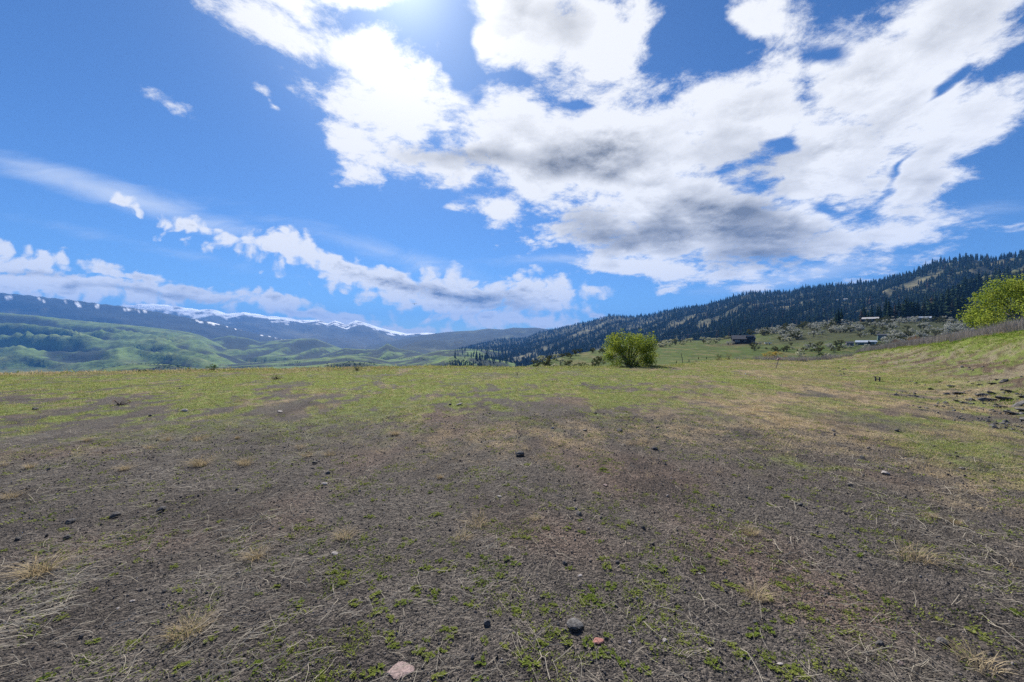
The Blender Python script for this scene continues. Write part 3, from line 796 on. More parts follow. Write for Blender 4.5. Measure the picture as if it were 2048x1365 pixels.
def ground_cover():
    # gravel
    peb = [rockmesh('pebble_%d' % i, M['gravel'], 300+i, .6, 1) for i in range(5)]
    x, y, r = polar(130000, .9, 9.0, -58, 58, .8)
    z, ok = field_only(x, y); g, tan, st, s = field_cover(x, y)
    ok &= (g < RNG.uniform(.1, 1.2, len(g)))
    x, y, z, r = x[ok], y[ok], z[ok], r[ok]; n = len(x)
    sc = .0055*np.exp(RNG.normal(0, .5, n))*(.7+r/6.5)
    scatter('gravel', 'dark volcanic cinder gravel covering the bare ground', np.stack([x, y, z+sc*.12], 1), RNG.uniform(0, 6.28, (n, 3)), sc, RNG.integers(0, 5, n), peb)
    # green grass
    rg = np.random.default_rng(21)
    gr = [pymesh('grass_clump_%d' % i, *blades(16, .028, .075, .006, .9, rg), M['grass']) for i in range(5)]
    x, y, r = polar(210000, 3.6, 40, -60, 60, .72)
    z, ok = field_only(x, y); g, tan, st, s = field_cover(x, y)
    n2 = fbm(x/.3, y/.4, 3, 301, .6)
    ok &= (RNG.uniform(0, 1, len(g)) < g*sm(n2+g-.35, -.3, .4)) & (s < 1.5)
    x, y, z, r = x[ok], y[ok], z[ok], r[ok]; n = len(x)
    rim = sm(np.interp(np.arctan2(x, y), _lip_az, _lip_r)-r, 3.0, 0.)
    scatter('green_grass', 'short green grass spreading over the flat field', np.stack([x, y, z-.004], 1), zrot(n), RNG.uniform(.55, 1.35, n)*(.6+r/34)*(1+2.2*rim*RNG.uniform(0, 1, n)**3), RNG.integers(0, 5, n), gr)
    # grass on the bank's shoulder
    gb = [pymesh('bank_grass_clump_%d' % i, *blades(16, .10, .12, .012, .8, rg), M['bankgrass']) for i in range(4)]
    x, y, r = polar(60000, 9, 60, 20, 60, .72)
    z, ok = field_only(x, y); g, tan, st, s = field_cover(x, y); n2 = fbm(x/.9, y/1.2, 3, 305, .6)
    ok &= (s > .3) & (s < 6.4) & (RNG.uniform(0, 1, len(s)) < .22*sm(n2, -.05, .3)+.9*np.exp(-((s-5.2)/.9)**2))
    x, y, z, r = x[ok], y[ok], z[ok], r[ok]; n = len(x)
    scatter('bank_grass', 'bright green grass along the shoulder of the cut bank', np.stack([x, y, z-.01], 1), zrot(n), RNG.uniform(.5, 1.1, n)*(.5+r/45), RNG.integers(0, 4, n), gb)
    # dry tan grass
    tn = [pymesh('dry_grass_clump_%d' % i, *blades(14, .055, .09, .006, 1.3, rg), M['tan']) for i in range(5)]
    x, y, r = polar(120000, 3.5, 45, -60, 60, .72)
    z, ok = field_only(x, y); g, tan, st, s = field_cover(x, y); n2 = fbm(x/.4, y/.6, 3, 311, .6)
    lip = np.interp(np.arctan2(x, y), _lip_az, _lip_r); edge = sm(lip-r, 4.0, .3)*sm(x, -2, -10)
    ok &= (RNG.uniform(0, 1, len(s)) < .85*tan*sm(n2, -.3, .4)+.10*g+.35*edge + .3*sm(s, .3, 1.2)*sm(n2, -.1, .4)*(s < 5.5))
    x, y, z, r, edge = x[ok], y[ok], z[ok], r[ok], edge[ok]; n = len(x)
    scatter('dry_grass', 'short dry tan grass scattered over the field', np.stack([x, y, z-.004], 1), zrot(n), RNG.uniform(.5, 1.3, n)*(.55+r/28)*(1+1.2*edge*RNG.uniform(0, 1, n)), RNG.integers(0, 5, n), tn)
    # straw lying on the ground
    def strawmesh(i):
        V = []; Fc = []
        for _ in range(rg.integers(1, 3)):
            l = rg.uniform(.05, .22); a = rg.uniform(-.35, .35); cv = rg.normal(0, .55); w = rg.uniform(.0006, .0014)
            p = np.array([rg.normal(0, .03), rg.normal(0, .03), .004]); k = len(V)
            for j in range(5):
                t = j/4; d = np.array([math.cos(a), math.sin(a), 0]); sd = np.array([-d[1], d[0], 0])
                lift = .03*math.sin(math.pi*t)*rg.uniform(.1, 1)*l/.2
                V += [p-sd*w+np.array([0, 0, lift]), p+sd*w+np.array([0, 0, lift+.001])]
                p = p+d*l/4; a += cv/4
            for j in range(4): Fc.append((k+2*j, k+2*j+1, k+2*j+3, k+2*j+2))
        return pymesh('straw_%d' % i, V, Fc, M['straw'])
    sts = [strawmesh(i) for i in range(9)]
    x, y, r = polar(75000, 1.0, 10.5, -58, 58, .75)
    z, ok = field_only(x, y); g, tan, st, s = field_cover(x, y)
    ok &= RNG.uniform(0, 1, len(s)) < st*.5+.08
    x, y, z, r = x[ok], y[ok], z[ok], r[ok]; n = len(x)
    rot = np.zeros((n, 3)); rot[:, 0] = RNG.normal(0, .10, n); rot[:, 1] = RNG.normal(0, .10, n)
    main = np.where(x < 0, .62, 2.35)
    rot[:, 2] = np.where(RNG.uniform(0, 1, n) < .62, main+RNG.normal(0, .45, n), RNG.uniform(0, 6.28, n))
    scatter('straw', 'bleached dead grass stalks lying flat on the gravel', np.stack([x, y, z+.003], 1), rot, RNG.uniform(.5, 1.25, n)*(.7+r/11), RNG.integers(0, 9, n), sts)
    # tiny moss-like sprouts between the stones
    sp = [pymesh('sprout_%d' % i, *blades(9, .010, .022, .007, 1.4, rg, 1), M['weed']) for i in range(4)]
    x, y, r = polar(34000, 1.0, 10, -58, 58, .75)
    z, ok = field_only(x, y); n2 = fbm(x/.7, y/.7, 3, 321, .6)
    ok &= RNG.uniform(0, 1, len(x)) < sm(n2, -.12, .3)*.6
    x, y, z, r = x[ok], y[ok], z[ok], r[ok]; n = len(x)
    scatter('sprouts', 'tiny green sprouts between the cinders', np.stack([x, y, z+.002], 1), zrot(n), RNG.uniform(.6, 1.6, n)*(.7+r/9), RNG.integers(0, 4, n), sp)
    # rubble on the bank
    rb = [rockmesh('rubble_%d' % i, M['rockgrey'], 340+i, .55, 1) for i in range(5)]
    x, y, r = polar(26000, 8, 45, 22, 60, .8)
    s, ty = bank_st(x, y); z, ok = field_only(x, y); n2 = fbm(x/1.4, y/1.8, 3, 341, .6)
    ok &= (s > -1.5) & (s < 5.2) & (RNG.uniform(0, 1, len(x)) < .55*sm(n2+.25*sm(y, 16, 8), .05, .4))
    x, y, z = x[ok], y[ok], z[ok]; n = len(x)
    scatter('rubble', 'loose grey rubble strewn over the cut bank', np.stack([x, y, z], 1), RNG.uniform(0, 6.28, (n, 3)), .05*np.exp(RNG.normal(0, .6, n)), RNG.integers(0, 5, n), rb)
    # grey dead weeds along the top of the bank
    gw = [pymesh('grey_weed_%d' % i, *blades(22, .66, .25, .013, .3, rg, 2), M['greyweed']) for i in range(5)]
    k = RNG.integers(2, 8, 42000); tt = RNG.uniform(0, 1, 42000); P0 = BT[k]; P1 = BT[np.minimum(k+1, 8)]; Q = P0+(P1-P0)*tt[:, None]
    so = RNG.uniform(4.6, 10, 42000); x = Q[:, 0]+.87*so; y = Q[:, 1]-.5*so
    s, ty = bank_st(x, y); z, lid, _ = terrain(x, y)
    band = np.interp(ty, [0, 20, 40, 90], [5.9, 5.5, 5.0, 4.6]); wd = np.interp(ty, [0, 30, 90], [3.6, 3.4, 3.4])
    ok = (s > band) & (s < band+wd) & (RNG.uniform(0, 1, len(x)) < .9) & (np.abs(np.arctan2(x, y)) < 1.08)
    x, y, z = x[ok], y[ok], z[ok]; n = len(x)
    scatter('dead_weeds', 'grey dead weeds standing along the top of the bank', np.stack([x, y, z-.02], 1), zrot(n, .1), RNG.uniform(.55, 1.15, n), RNG.integers(0, 5, n), gw)
    # the same weeds fringing the far edge of the field
    x, y, r = polar(9000, 24, 46, 28, 46, 1.0)
    lip = np.interp(np.arctan2(x, y), _lip_az, _lip_r); z, lid, _ = terrain(x, y)
    s, ty = bank_st(x, y)
    ok = (r > lip-.6) & (r < lip+3.5) & (s < 5) & (RNG.uniform(0, 1, len(x)) < sm(np.degrees(np.arctan2(x, y)), 28, 36)*sm(fbm(x/1.5, y/1.5, 2, 331), -.4, .2))
    x, y, z = x[ok], y[ok], z[ok]; n = len(x)
    scatter('fringe_weeds', 'grey dead weeds fringing the far edge of the field', np.stack([x, y, z-.02], 1), zrot(n, .1), RNG.uniform(.3, .95, n), RNG.integers(0, 5, n), gw)
ground_cover()

# ================================================================== small things on the near ground
def weeds():
    rg = np.random.default_rng(31)
    def mk(i):
        V = []; Fc = []
        for _ in range(rg.integers(7, 12)):
            cx, cy = np.clip(rg.normal(0, .024, 2), -.05, .05)
            for _ in range(rg.integers(7, 12)):
                a = rg.uniform(0, 6.283); l = rg.uniform(.012, .024); w = l*.42; e = rg.uniform(.15, .9)
                d = np.array([math.cos(a)*math.cos(e), math.sin(a)*math.cos(e), math.sin(e)]); sd = np.array([-math.sin(a), math.cos(a), 0])
                p = np.array([cx, cy, .004]); k = len(V)
                V += [p, p+d*l*.55-sd*w/2, p+d*l+np.array([0, 0, -.12*l]), p+d*l*.55+sd*w/2]; Fc.append((k, k+1, k+2, k+3))
        return pymesh('green_weed', V, Fc, M['weed'])
    ms = [mk(i) for i in range(8)]
    A = [(110,605),(190,735),(330,785),(640,680),(720,500),(595,525),(390,840),(400,905),(600,960),(720,950),(735,890),(550,1020),(930,1070),(1190,1085),(660,1165),(180,1155),(850,740),(650,730),(470,345),(500,370),(835,640),(840,455),(1170,455),(1100,515),(1075,475),(1050,680),(1020,790),(1120,770),(1225,880),(1300,690),(1330,745),(1500,690),(1565,660),(1625,750),(1670,645),(1760,655),(1885,610),(1975,640),(1845,840),(1890,650),(1920,420),(1650,470),(1650,520),(1740,520),(1750,360),(1300,300),(1490,250),(1200,350),(1360,190),(1440,270),(1500,320),(1590,95),(870,100),(890,40),(620,70),(720,30),(280,120),(350,120),(140,140),(240,20),(80,30),(1110,50),(950,160),(1020,160),(1120,160),(1400,950),(1660,930),(1360,910),(1890,980),(1590,1040),(1650,1050),(1840,1140),(1740,1095),(1970,545),(1540,960),(400,990),(310,735),(450,740),(290,695),(270,640),(535,690),(525,650),(760,710),(690,540),(350,580),(230,340),(320,275),(45,540),(1940,330),(1620,270),(1670,180)]
    B = [(365,690),(305,285),(720,215),(560,525),(650,450),(1050,540),(1610,520),(1515,560),(1020,390),(1660,325),(1610,370),(1375,770),(1720,620),(2010,490),(1945,420),(540,830),(780,845),(1020,865),(1060,640),(1060,990),(280,1030),(1370,960),(1490,990),(1700,890),(1640,830),(160,585),(365,170),(840,100),(1220,175),(1455,40),(1290,125),(620,105),(25,295),(1860,255),(1650,165),(1890,1040),(1230,820)]
    C = [(180,690),(110,790),(230,870),(310,860),(365,955),(485,990),(535,1050),(640,1040),(925,1000),(970,1105),(1140,935),(970,780),(850,785),(855,840),(1000,690),(1000,880),(1400,640),(875,640),(710,735),(305,1180),(225,1280),(145,1140),(420,1130),(790,1300),(690,1350),(540,1300),(1640,1115),(1840,1010),(1220,550),(600,525),(770,590),(420,385),(290,375),(415,430),(110,350),(205,465),(250,490),(300,450),(505,320),(420,215),(510,180),(20,720),(680,965),(730,1000),(240,730),(1110,450),(1115,395),(960,475),(610,370),(20,480)]
    pts = [(650+a/2.926, 960+b/2.926) for a, b in A] + [(a/2.926, 1000+b/2.926) for a, b in B] + [(1350+a/2.703, 860+b/2.703) for a, b in C]
    for _ in range(112):
        px = rg.uniform(620, 1750); py = 930+430*rg.uniform(0, 1)**1.1
        pts.append((px, py))
    big = {13, 12}
    for i, (px, py) in enumerate(pts):
        Y = EYE*F/(py-CY); x = (px-CX)/F*Y
        o = bpy.data.objects.new('green_weed', ms[i % 8]); COL.objects.link(o)
        o.location = (x, Y, H(x, Y)+.002); o.rotation_euler = (0, 0, rg.uniform(0, 6.28))
        k = rg.uniform(.5, 1.1)*(.72+.07*Y)*(1.4 if i in big else 1)
        o.scale = (k, k*rg.uniform(.8, 1.1), k*.62)
        lab, grp = 'leafy green weed rosette growing on the bare dark gravel', 'middling green weeds on the gravel'
        if k/(.72+.07*Y) > .92: lab, grp = 'broad spreading mat of leafy green weed on the bare dark gravel', 'broad green weeds on the gravel'
        elif k/(.72+.07*Y) < .67: lab, grp = 'tiny leafy green weed sprig on the bare dark gravel', 'tiny green weeds on the gravel'
        for (qx, qy, nm) in ((800, 1345, 'the flat pink stone slab'), (1195, 1284, 'the small brick red stone'), (1150, 1256, 'the rounded grey rock'), (375, 1272, 'a spiky tan grass tuft'), (1955, 1338, 'a spiky tan tuft and dark stone')):
            if abs(px-qx) < 75 and abs(py-qy) < 55: lab, grp = 'green weed rosette growing right beside '+nm, 'green weeds beside '+nm.replace('the ', '')
        tag(o, lab, 'weed', grp)
weeds()
def tufts():
    rg = np.random.default_rng(41)
    ms = [pymesh('dry_grass_tuft', *blades(int(rg.integers(70, 150)), rg.uniform(.08, .13), rg.uniform(.035, .07), .0028, rg.uniform(.8, 1.3), rg, 3), M['tuft']) for i in range(7)]
    pts = [(75,1150,1.5),(375,1272,1.25),(690,1074,1),(955,1050,1.1),(925,1080,1),(1070,1045,.6),(880,955,.8),(790,868,1.2),(1500,1072,.9),(1515,1198,1),(1830,1124,1.3),(1955,1338,1.25),(1860,1036,.7),(1912,1050,.7),(400,930,1.5),(490,926,1.3),(335,878,1),(400,876,1.1),(300,896,1),(175,883,1),(60,938,1),(250,938,1),(615,908,1),(600,893,.9),(660,906,1),(5,934,1),(20,999,1.1),(475,874,.8),(510,1114,.9)]
    for i, (px, py, k) in enumerate(pts):
        Y = EYE*F/(py-CY); x = (px-CX)/F*Y
        o = bpy.data.objects.new('dry_grass_tuft', ms[i % 7]); COL.objects.link(o)
        o.location = (x, Y, H(x, Y)-.004); o.rotation_euler = (0, 0, rg.uniform(0, 6.28)); k *= .78*(1+.05*Y); o.scale = (k*1.15, k*1.15, k*.85)
        if i in (0, 1, 11):
            lab = {0: 'broad tan grass tuft with grey straw swept around it', 1: 'spiky tan grass tuft standing among green weed rosettes', 11: 'spiky tan grass tuft beside a dark brown stone'}[i]
            tag(o, lab, 'grass tuft', 'dry grass tufts')
        else: tag(o, 'small dry tan bunchgrass tuft on the dark gravel', 'grass tuft', 'dry grass tufts')
tufts()
def stones():
    rg = np.random.default_rng(51)
    kinds = {k: [rockmesh(n, M[mm], 500+j*7+ord(k), fl) for j in range(4)] for k, n, mm, fl in (('d', 'dark_stone', 'rock', .62), ('p', 'pale_stone', 'rockpale', .4), ('r', 'pink_stone', 'rockpink', .35), ('g', 'grey_rock', 'rockgrey', .5))}
    names = dict(d='dark_stone', p='pale_stone', r='pink_stone', g='grey_rock')
    labs = dict(d='dark angular basalt stone lying on the gravel', p='small pale stone lying on the gravel', r='small pinkish stone lying on the gravel', g='weathered grey rock jutting from the foot of the bank')
    grp = dict(d='dark stones on the gravel', p='pale stones on the gravel', r='pinkish stones on the gravel', g='grey rocks along the bank')
    L_ = [('d',230,1034,24),('d',140,1046,20),('d',37,1081,16),('d',135,1077,18),('d',322,1023,22),('d',1158,1031,17),('d',975,1248,26),('d',1040,912,26),('d',630,928,14),('d',655,948,14),('d',1130,1129,16),('d',1235,1128,13),
          ('p',650,970,16),('p',670,1109,13),('r',720,1103,9),('p',1000,995,12),('r',1210,972,14),('p',1160,1152,9),('p',1330,1284,14),('p',1260,1288,10),('p',1770,948,20),('d',1725,918,14),('d',1600,1012,16),('d',1700,972,14),('d',1310,899,16),('d',1240,863,18),
          ('d',1190,828,12),('d',1315,856,9),('d',900,811,10),('p',918,810,14),('d',1667,864,12),('d',1795,864,14),('d',1885,1288,30),('p',560,824,12),('d',70,820,16),('d',300,833,10),('p',370,823,16),('d',360,778,8),('p',1105,858,12),('p',1170,861,10),('r',1480,1060,9),('d',1760,1290,18),('r',1800,1330,16),('p',265,1205,10),('p',236,1220,9),('d',475,1150,14),
          ('d',1510,1245,14),('d',880,1290,10),('d',700,1330,12),('p',1560,1330,12),('p',1420,1300,9),('d',1650,1195,10),('d',560,1060,8),('p',820,1180,8),('d',1090,1190,9),('p',1400,1150,8)]
    for i, (k, px, py, w) in enumerate(L_):
        x, Y, z = hit(px, py, 1.5, 60, 700); sz = w/F*Y*.95
        o = bpy.data.objects.new(names[k], kinds[k][i % 4]); COL.objects.link(o)
        o.location = (x, Y, z+sz*.12); o.rotation_euler = (rg.normal(0, .15), rg.normal(0, .15), rg.uniform(0, 6.28)); o.scale = (sz,)*3
        lab = labs[k]
        if py < 880: lab = lab.replace('lying on the gravel', 'lying in the patchy grass'); 
        tag(o, lab, 'stone', grp[k].replace('gravel', 'grass') if py < 880 else grp[k])
    # singular stones
    def one(nm, mesh, lab, px, py, sx, sy, sz, rz=0.):
        x, Y, z = hit(px, py, 1.5, 60, 900)
        o = bpy.data.objects.new(nm, mesh); COL.objects.link(o); o.location = (x, Y, z+sz*.15); o.scale = (sx, sy, sz); o.rotation_euler = (0, 0, rz)
        tag(o, lab, 'stone')
    one('grey_rock', kinds['g'][1], 'largest rounded grey rock among the weed rosettes on the gravel', 1150, 1256, .125, .11, .11, .5)
    one('red_stone', rockmesh('red_stone', plain('brick_red_stone', (.30, .14, .115), scale=7, var=.3), 77, .5), 'small brick red stone beside the rounded grey rock', 1195, 1284, .065, .05, .04)
    one('flat_stone', rockmesh('flat_stone', M['rockpink'], 81, .25, 3), 'flat pitted pink stone slab sunk level with the gravel', 800, 1345, .12, .17, .035, .4)
    # outcrop on the bank
    O = [(1965,792,34),(1985,788,30),(1975,802,40),(2010,800,36),(2035,812,40),(2048,822,46),(2000,815,30),(2025,828,36),(1920,788,34),(1935,783,20),(1904,774,24),(1985,768,22),(1960,770,18),(1915,803,26),(1940,801,24),(1928,806,22),(1862,779,18),(1820,791,16),(1835,794,16),(2020,785,22),(2045,795,24),(1880,765,12),(1945,815,14),(2060,840,40),(1995,760,16),(1890,806,12),(1700,745,9),(1690,748,8),(1720,752,9),(1745,735,8),(1650,735,9),(1625,733,8)]
    for i, (px, py, w) in enumerate(O):
        x, Y, z = hit(px, py, 3, 60, 900); sz = w/F*Y*(.66 if px > 1780 else .42)
        o = bpy.data.objects.new('grey_rock', kinds['g'][i % 4]); COL.objects.link(o)
        o.location = (x, Y, z+sz*.08); o.rotation_euler = (rg.normal(0, .2), rg.normal(.1, .2), rg.uniform(-.5, .5)); o.scale = (sz*1.15, sz*.9, sz*(.55 if 3 < i < 26 else .8))
        tag(o, labs['g'] if px > 1780 else 'small grey rock in the tan grass near the wooden stool', 'rock', grp['g'] if px > 1780 else 'rocks in the tan grass')
stones()

# ================================================================== shrubs
def shrub(name, label, cat, px, py, wpx, hpx, Y, leaf, n=None, lsize=None, stems=9, fill=1.0, group=None, seed=1, depth=.85, base_z=None, low=.1, foliage='foliage'):
    rg = np.random.default_rng(seed)
    x = (px-CX)/F*Y; z = H(x, Y) if base_z is None else base_z
    w = wpx/F*Y; h = hpx/F*Y
    e = empty(name, (x, Y, z-.03*h))
    mb = MB(); clumps = []
    K = int(rg.integers(20, 30)) if n is None or n < 5000 else 62
    for i in range(K):
        a = rg.uniform(0, 6.283); q = rg.uniform(0, 1)**.36; t = rg.uniform(low, 1)
        prof = math.sqrt(max(0, 1-((t-.32)/.74)**2)) if t > .32 else .72+.28*t/.32
        rad = q*prof*.5
        c = (math.cos(a)*rad*w*.9, math.sin(a)*rad*w*depth*.9, t*h*.9)
        clumps.append((*c, rg.uniform(.08, .17)*min(w, h*1.4)*fill))
    if K > 40:                                   # stray shoots
        for i in range(16):
            a = rg.uniform(0, 6.283); t = rg.uniform(.3, 1); q = rg.uniform(.42, .58)
            clumps.append((math.cos(a)*w*q*(1.15-.5*t), math.sin(a)*w*depth*q*(1.15-.5*t), h*(.25+.8*t), rg.uniform(.03, .06)*h))
    for i in range(stems):
        c = clumps[int(rg.integers(0, K))]
        mid = (c[0]*.35+rg.normal(0, .03*w), c[1]*.35, c[2]*.5)
        r0 = .011*h+.004
        mb.tube([(rg.normal(0, .04*w), rg.normal(0, .03*w), -.06*h), mid, (c[0]*1.05, c[1]*1.05, c[2]*1.03)], [r0, r0*.7, r0*.25], 5)
    mb.build('stems', M['twig'], e)
    n = n or int(np.clip(wpx*hpx*5, 160, 9000)); lsize = lsize or max(.035, 2.0/F*Y)
    V, Q = leafcloud(rg, n, clumps, lsize)
    V[:, 2] = np.maximum(V[:, 2], .01*h)
    me = mesh_np(foliage, V, Q); link(foliage, me, M[leaf], e)
    tag(e, label, cat, group)
    return e
def shrubs():
    shrub('green_bush', 'large rounded fresh green bush at the edge of the grass field', 'bush', 1260, 736, 112, 80, 25.5, 'bush', n=14000, lsize=.085, stems=44, seed=3, low=.02, fill=.9)
    shrub('green_bush', 'big lime green leafy bush on top of the bank above the grey weeds', 'bush', 2084, 645, 216, 132, 21.5, 'bush2', n=26000, lsize=.10, stems=40, seed=5, low=.05)
    shrub('yellow_shrub', 'low yellow flowering shrub in front of a dark green shrub', 'shrub', 1548, 718, 52, 20, 36, 'yellow', n=900, lsize=.09, seed=7, low=.35)
    shrub('dark_green_shrub', 'dark green shrub behind the yellow flowering shrub', 'shrub', 1546, 704, 28, 18, 75, 'darkleaf', seed=8)
    shrub('brown_thicket', 'wide brown budding thicket on the slope below the grey weeds', 'shrub', 1815, 702, 76, 36, 44, 'rust', n=3500, lsize=.09, stems=40, seed=9, fill=.9)
    shrub('rust_shrub', 'low rust coloured shrub in front of the tin roofed sheds', 'shrub', 1718, 702, 36, 16, 95, 'rust', n=900, seed=10)
    shrub('rust_shrub', 'small orange brown shrub among the grey weeds by the meadow', 'shrub', 1612, 719, 26, 12, 37, 'rust', n=400, lsize=.06, seed=11)
    shrub('bare_shrub', 'small pinkish bare shrub at the field edge below the dark house', 'shrub', 1457, 722, 18, 13, 34, 'rust', n=200, lsize=.04, stems=18, seed=12)
    shrub('olive_shrub', 'small yellowish shrub at the field edge beside a pinkish bare shrub', 'shrub', 1438, 721, 14, 13, 33, 'olive', n=260, lsize=.05, seed=13)
    shrub('olive_shrub', 'low olive shrub touching the flank of the large green bush', 'shrub', 1196, 736, 34, 20, 27, 'olive', n=700, lsize=.06, seed=14)
    shrub('olive_shrub', 'spreading low olive shrub along the field edge before the brushy slope', 'shrub', 1158, 737, 44, 14, 28, 'olive', n=700, lsize=.06, seed=15)
    shrub('yellow_shrub', 'pale yellow leafless shrub behind the large green bush', 'shrub', 1207, 722, 30, 16, 42, 'blossom2', n=260, lsize=.06, seed=16)
    shrub('dark_green_shrub', 'small round dark green shrub alone on the field rim', 'shrub', 424, 745, 26, 14, 21.6, 'darkleaf', n=900, lsize=.03, seed=17)
    shrub('dark_green_shrub', 'low flat green shrub on the field rim', 'shrub', 286, 746, 20, 6, 20.5, 'darkleaf', n=300, lsize=.03, seed=18)
    shrub('bare_shrub', 'dark bare twiggy shrub in the grass below the green hills', 'shrub', 553, 758, 24, 15, 16.5, 'olive', n=110, lsize=.025, stems=34, seed=19)
    shrub('bare_shrub', 'bare twiggy shrub on the field rim below the snowy peak', 'shrub', 716, 741, 28, 16, 21.5, 'olive', n=110, lsize=.03, stems=34, seed=20)
    shrub('bare_shrub', 'low reddish brown bare shrub lying in the patchy grass', 'shrub', 240, 812, 42, 14, 9.9, 'rust', n=160, lsize=.015, stems=40, seed=21)
    shrub('bare_shrub', 'thin pale twig standing in the grass of the field', 'twig', 1034, 751, 10, 14, 18.5, 'olive', n=12, lsize=.02, stems=6, seed=22)
    shrub('olive_shrub', 'sparse yellow green shrub at the top of the bank below the lime bush', 'shrub', 1938, 664, 34, 18, 33, 'olive', n=500, lsize=.06, seed=23)
    shrub('dark_green_shrub', 'dark green shrub beside a white blossoming shrub on the meadow', 'shrub', 1640, 711, 14, 14, 120, 'darkleaf', n=300, seed=24)
    for i, (px, py, w, h, Y, lab) in enumerate([(1600,706,18,15,140,'white blossoming tree standing alone on the green meadow'),(1614,699,16,12,165,'grey pink budding tree behind the lone white blossoming tree'),(1568,693,12,8,215,'small round white blossoming tree by the meadow track'),
            (1580,693,12,8,215,'small round white blossoming tree by the meadow track'),(1654,709,24,13,120,'wide white blossoming shrub beside a dark green shrub')]):
        shrub('blossom_tree', lab, 'tree', px, py, w, h, Y, 'blossom' if i == 1 else 'blossom2', n=420, lsize=.35, seed=40+i, low=.2, group='small meadow blossom trees' if i in (2, 3) else None)
shrubs()

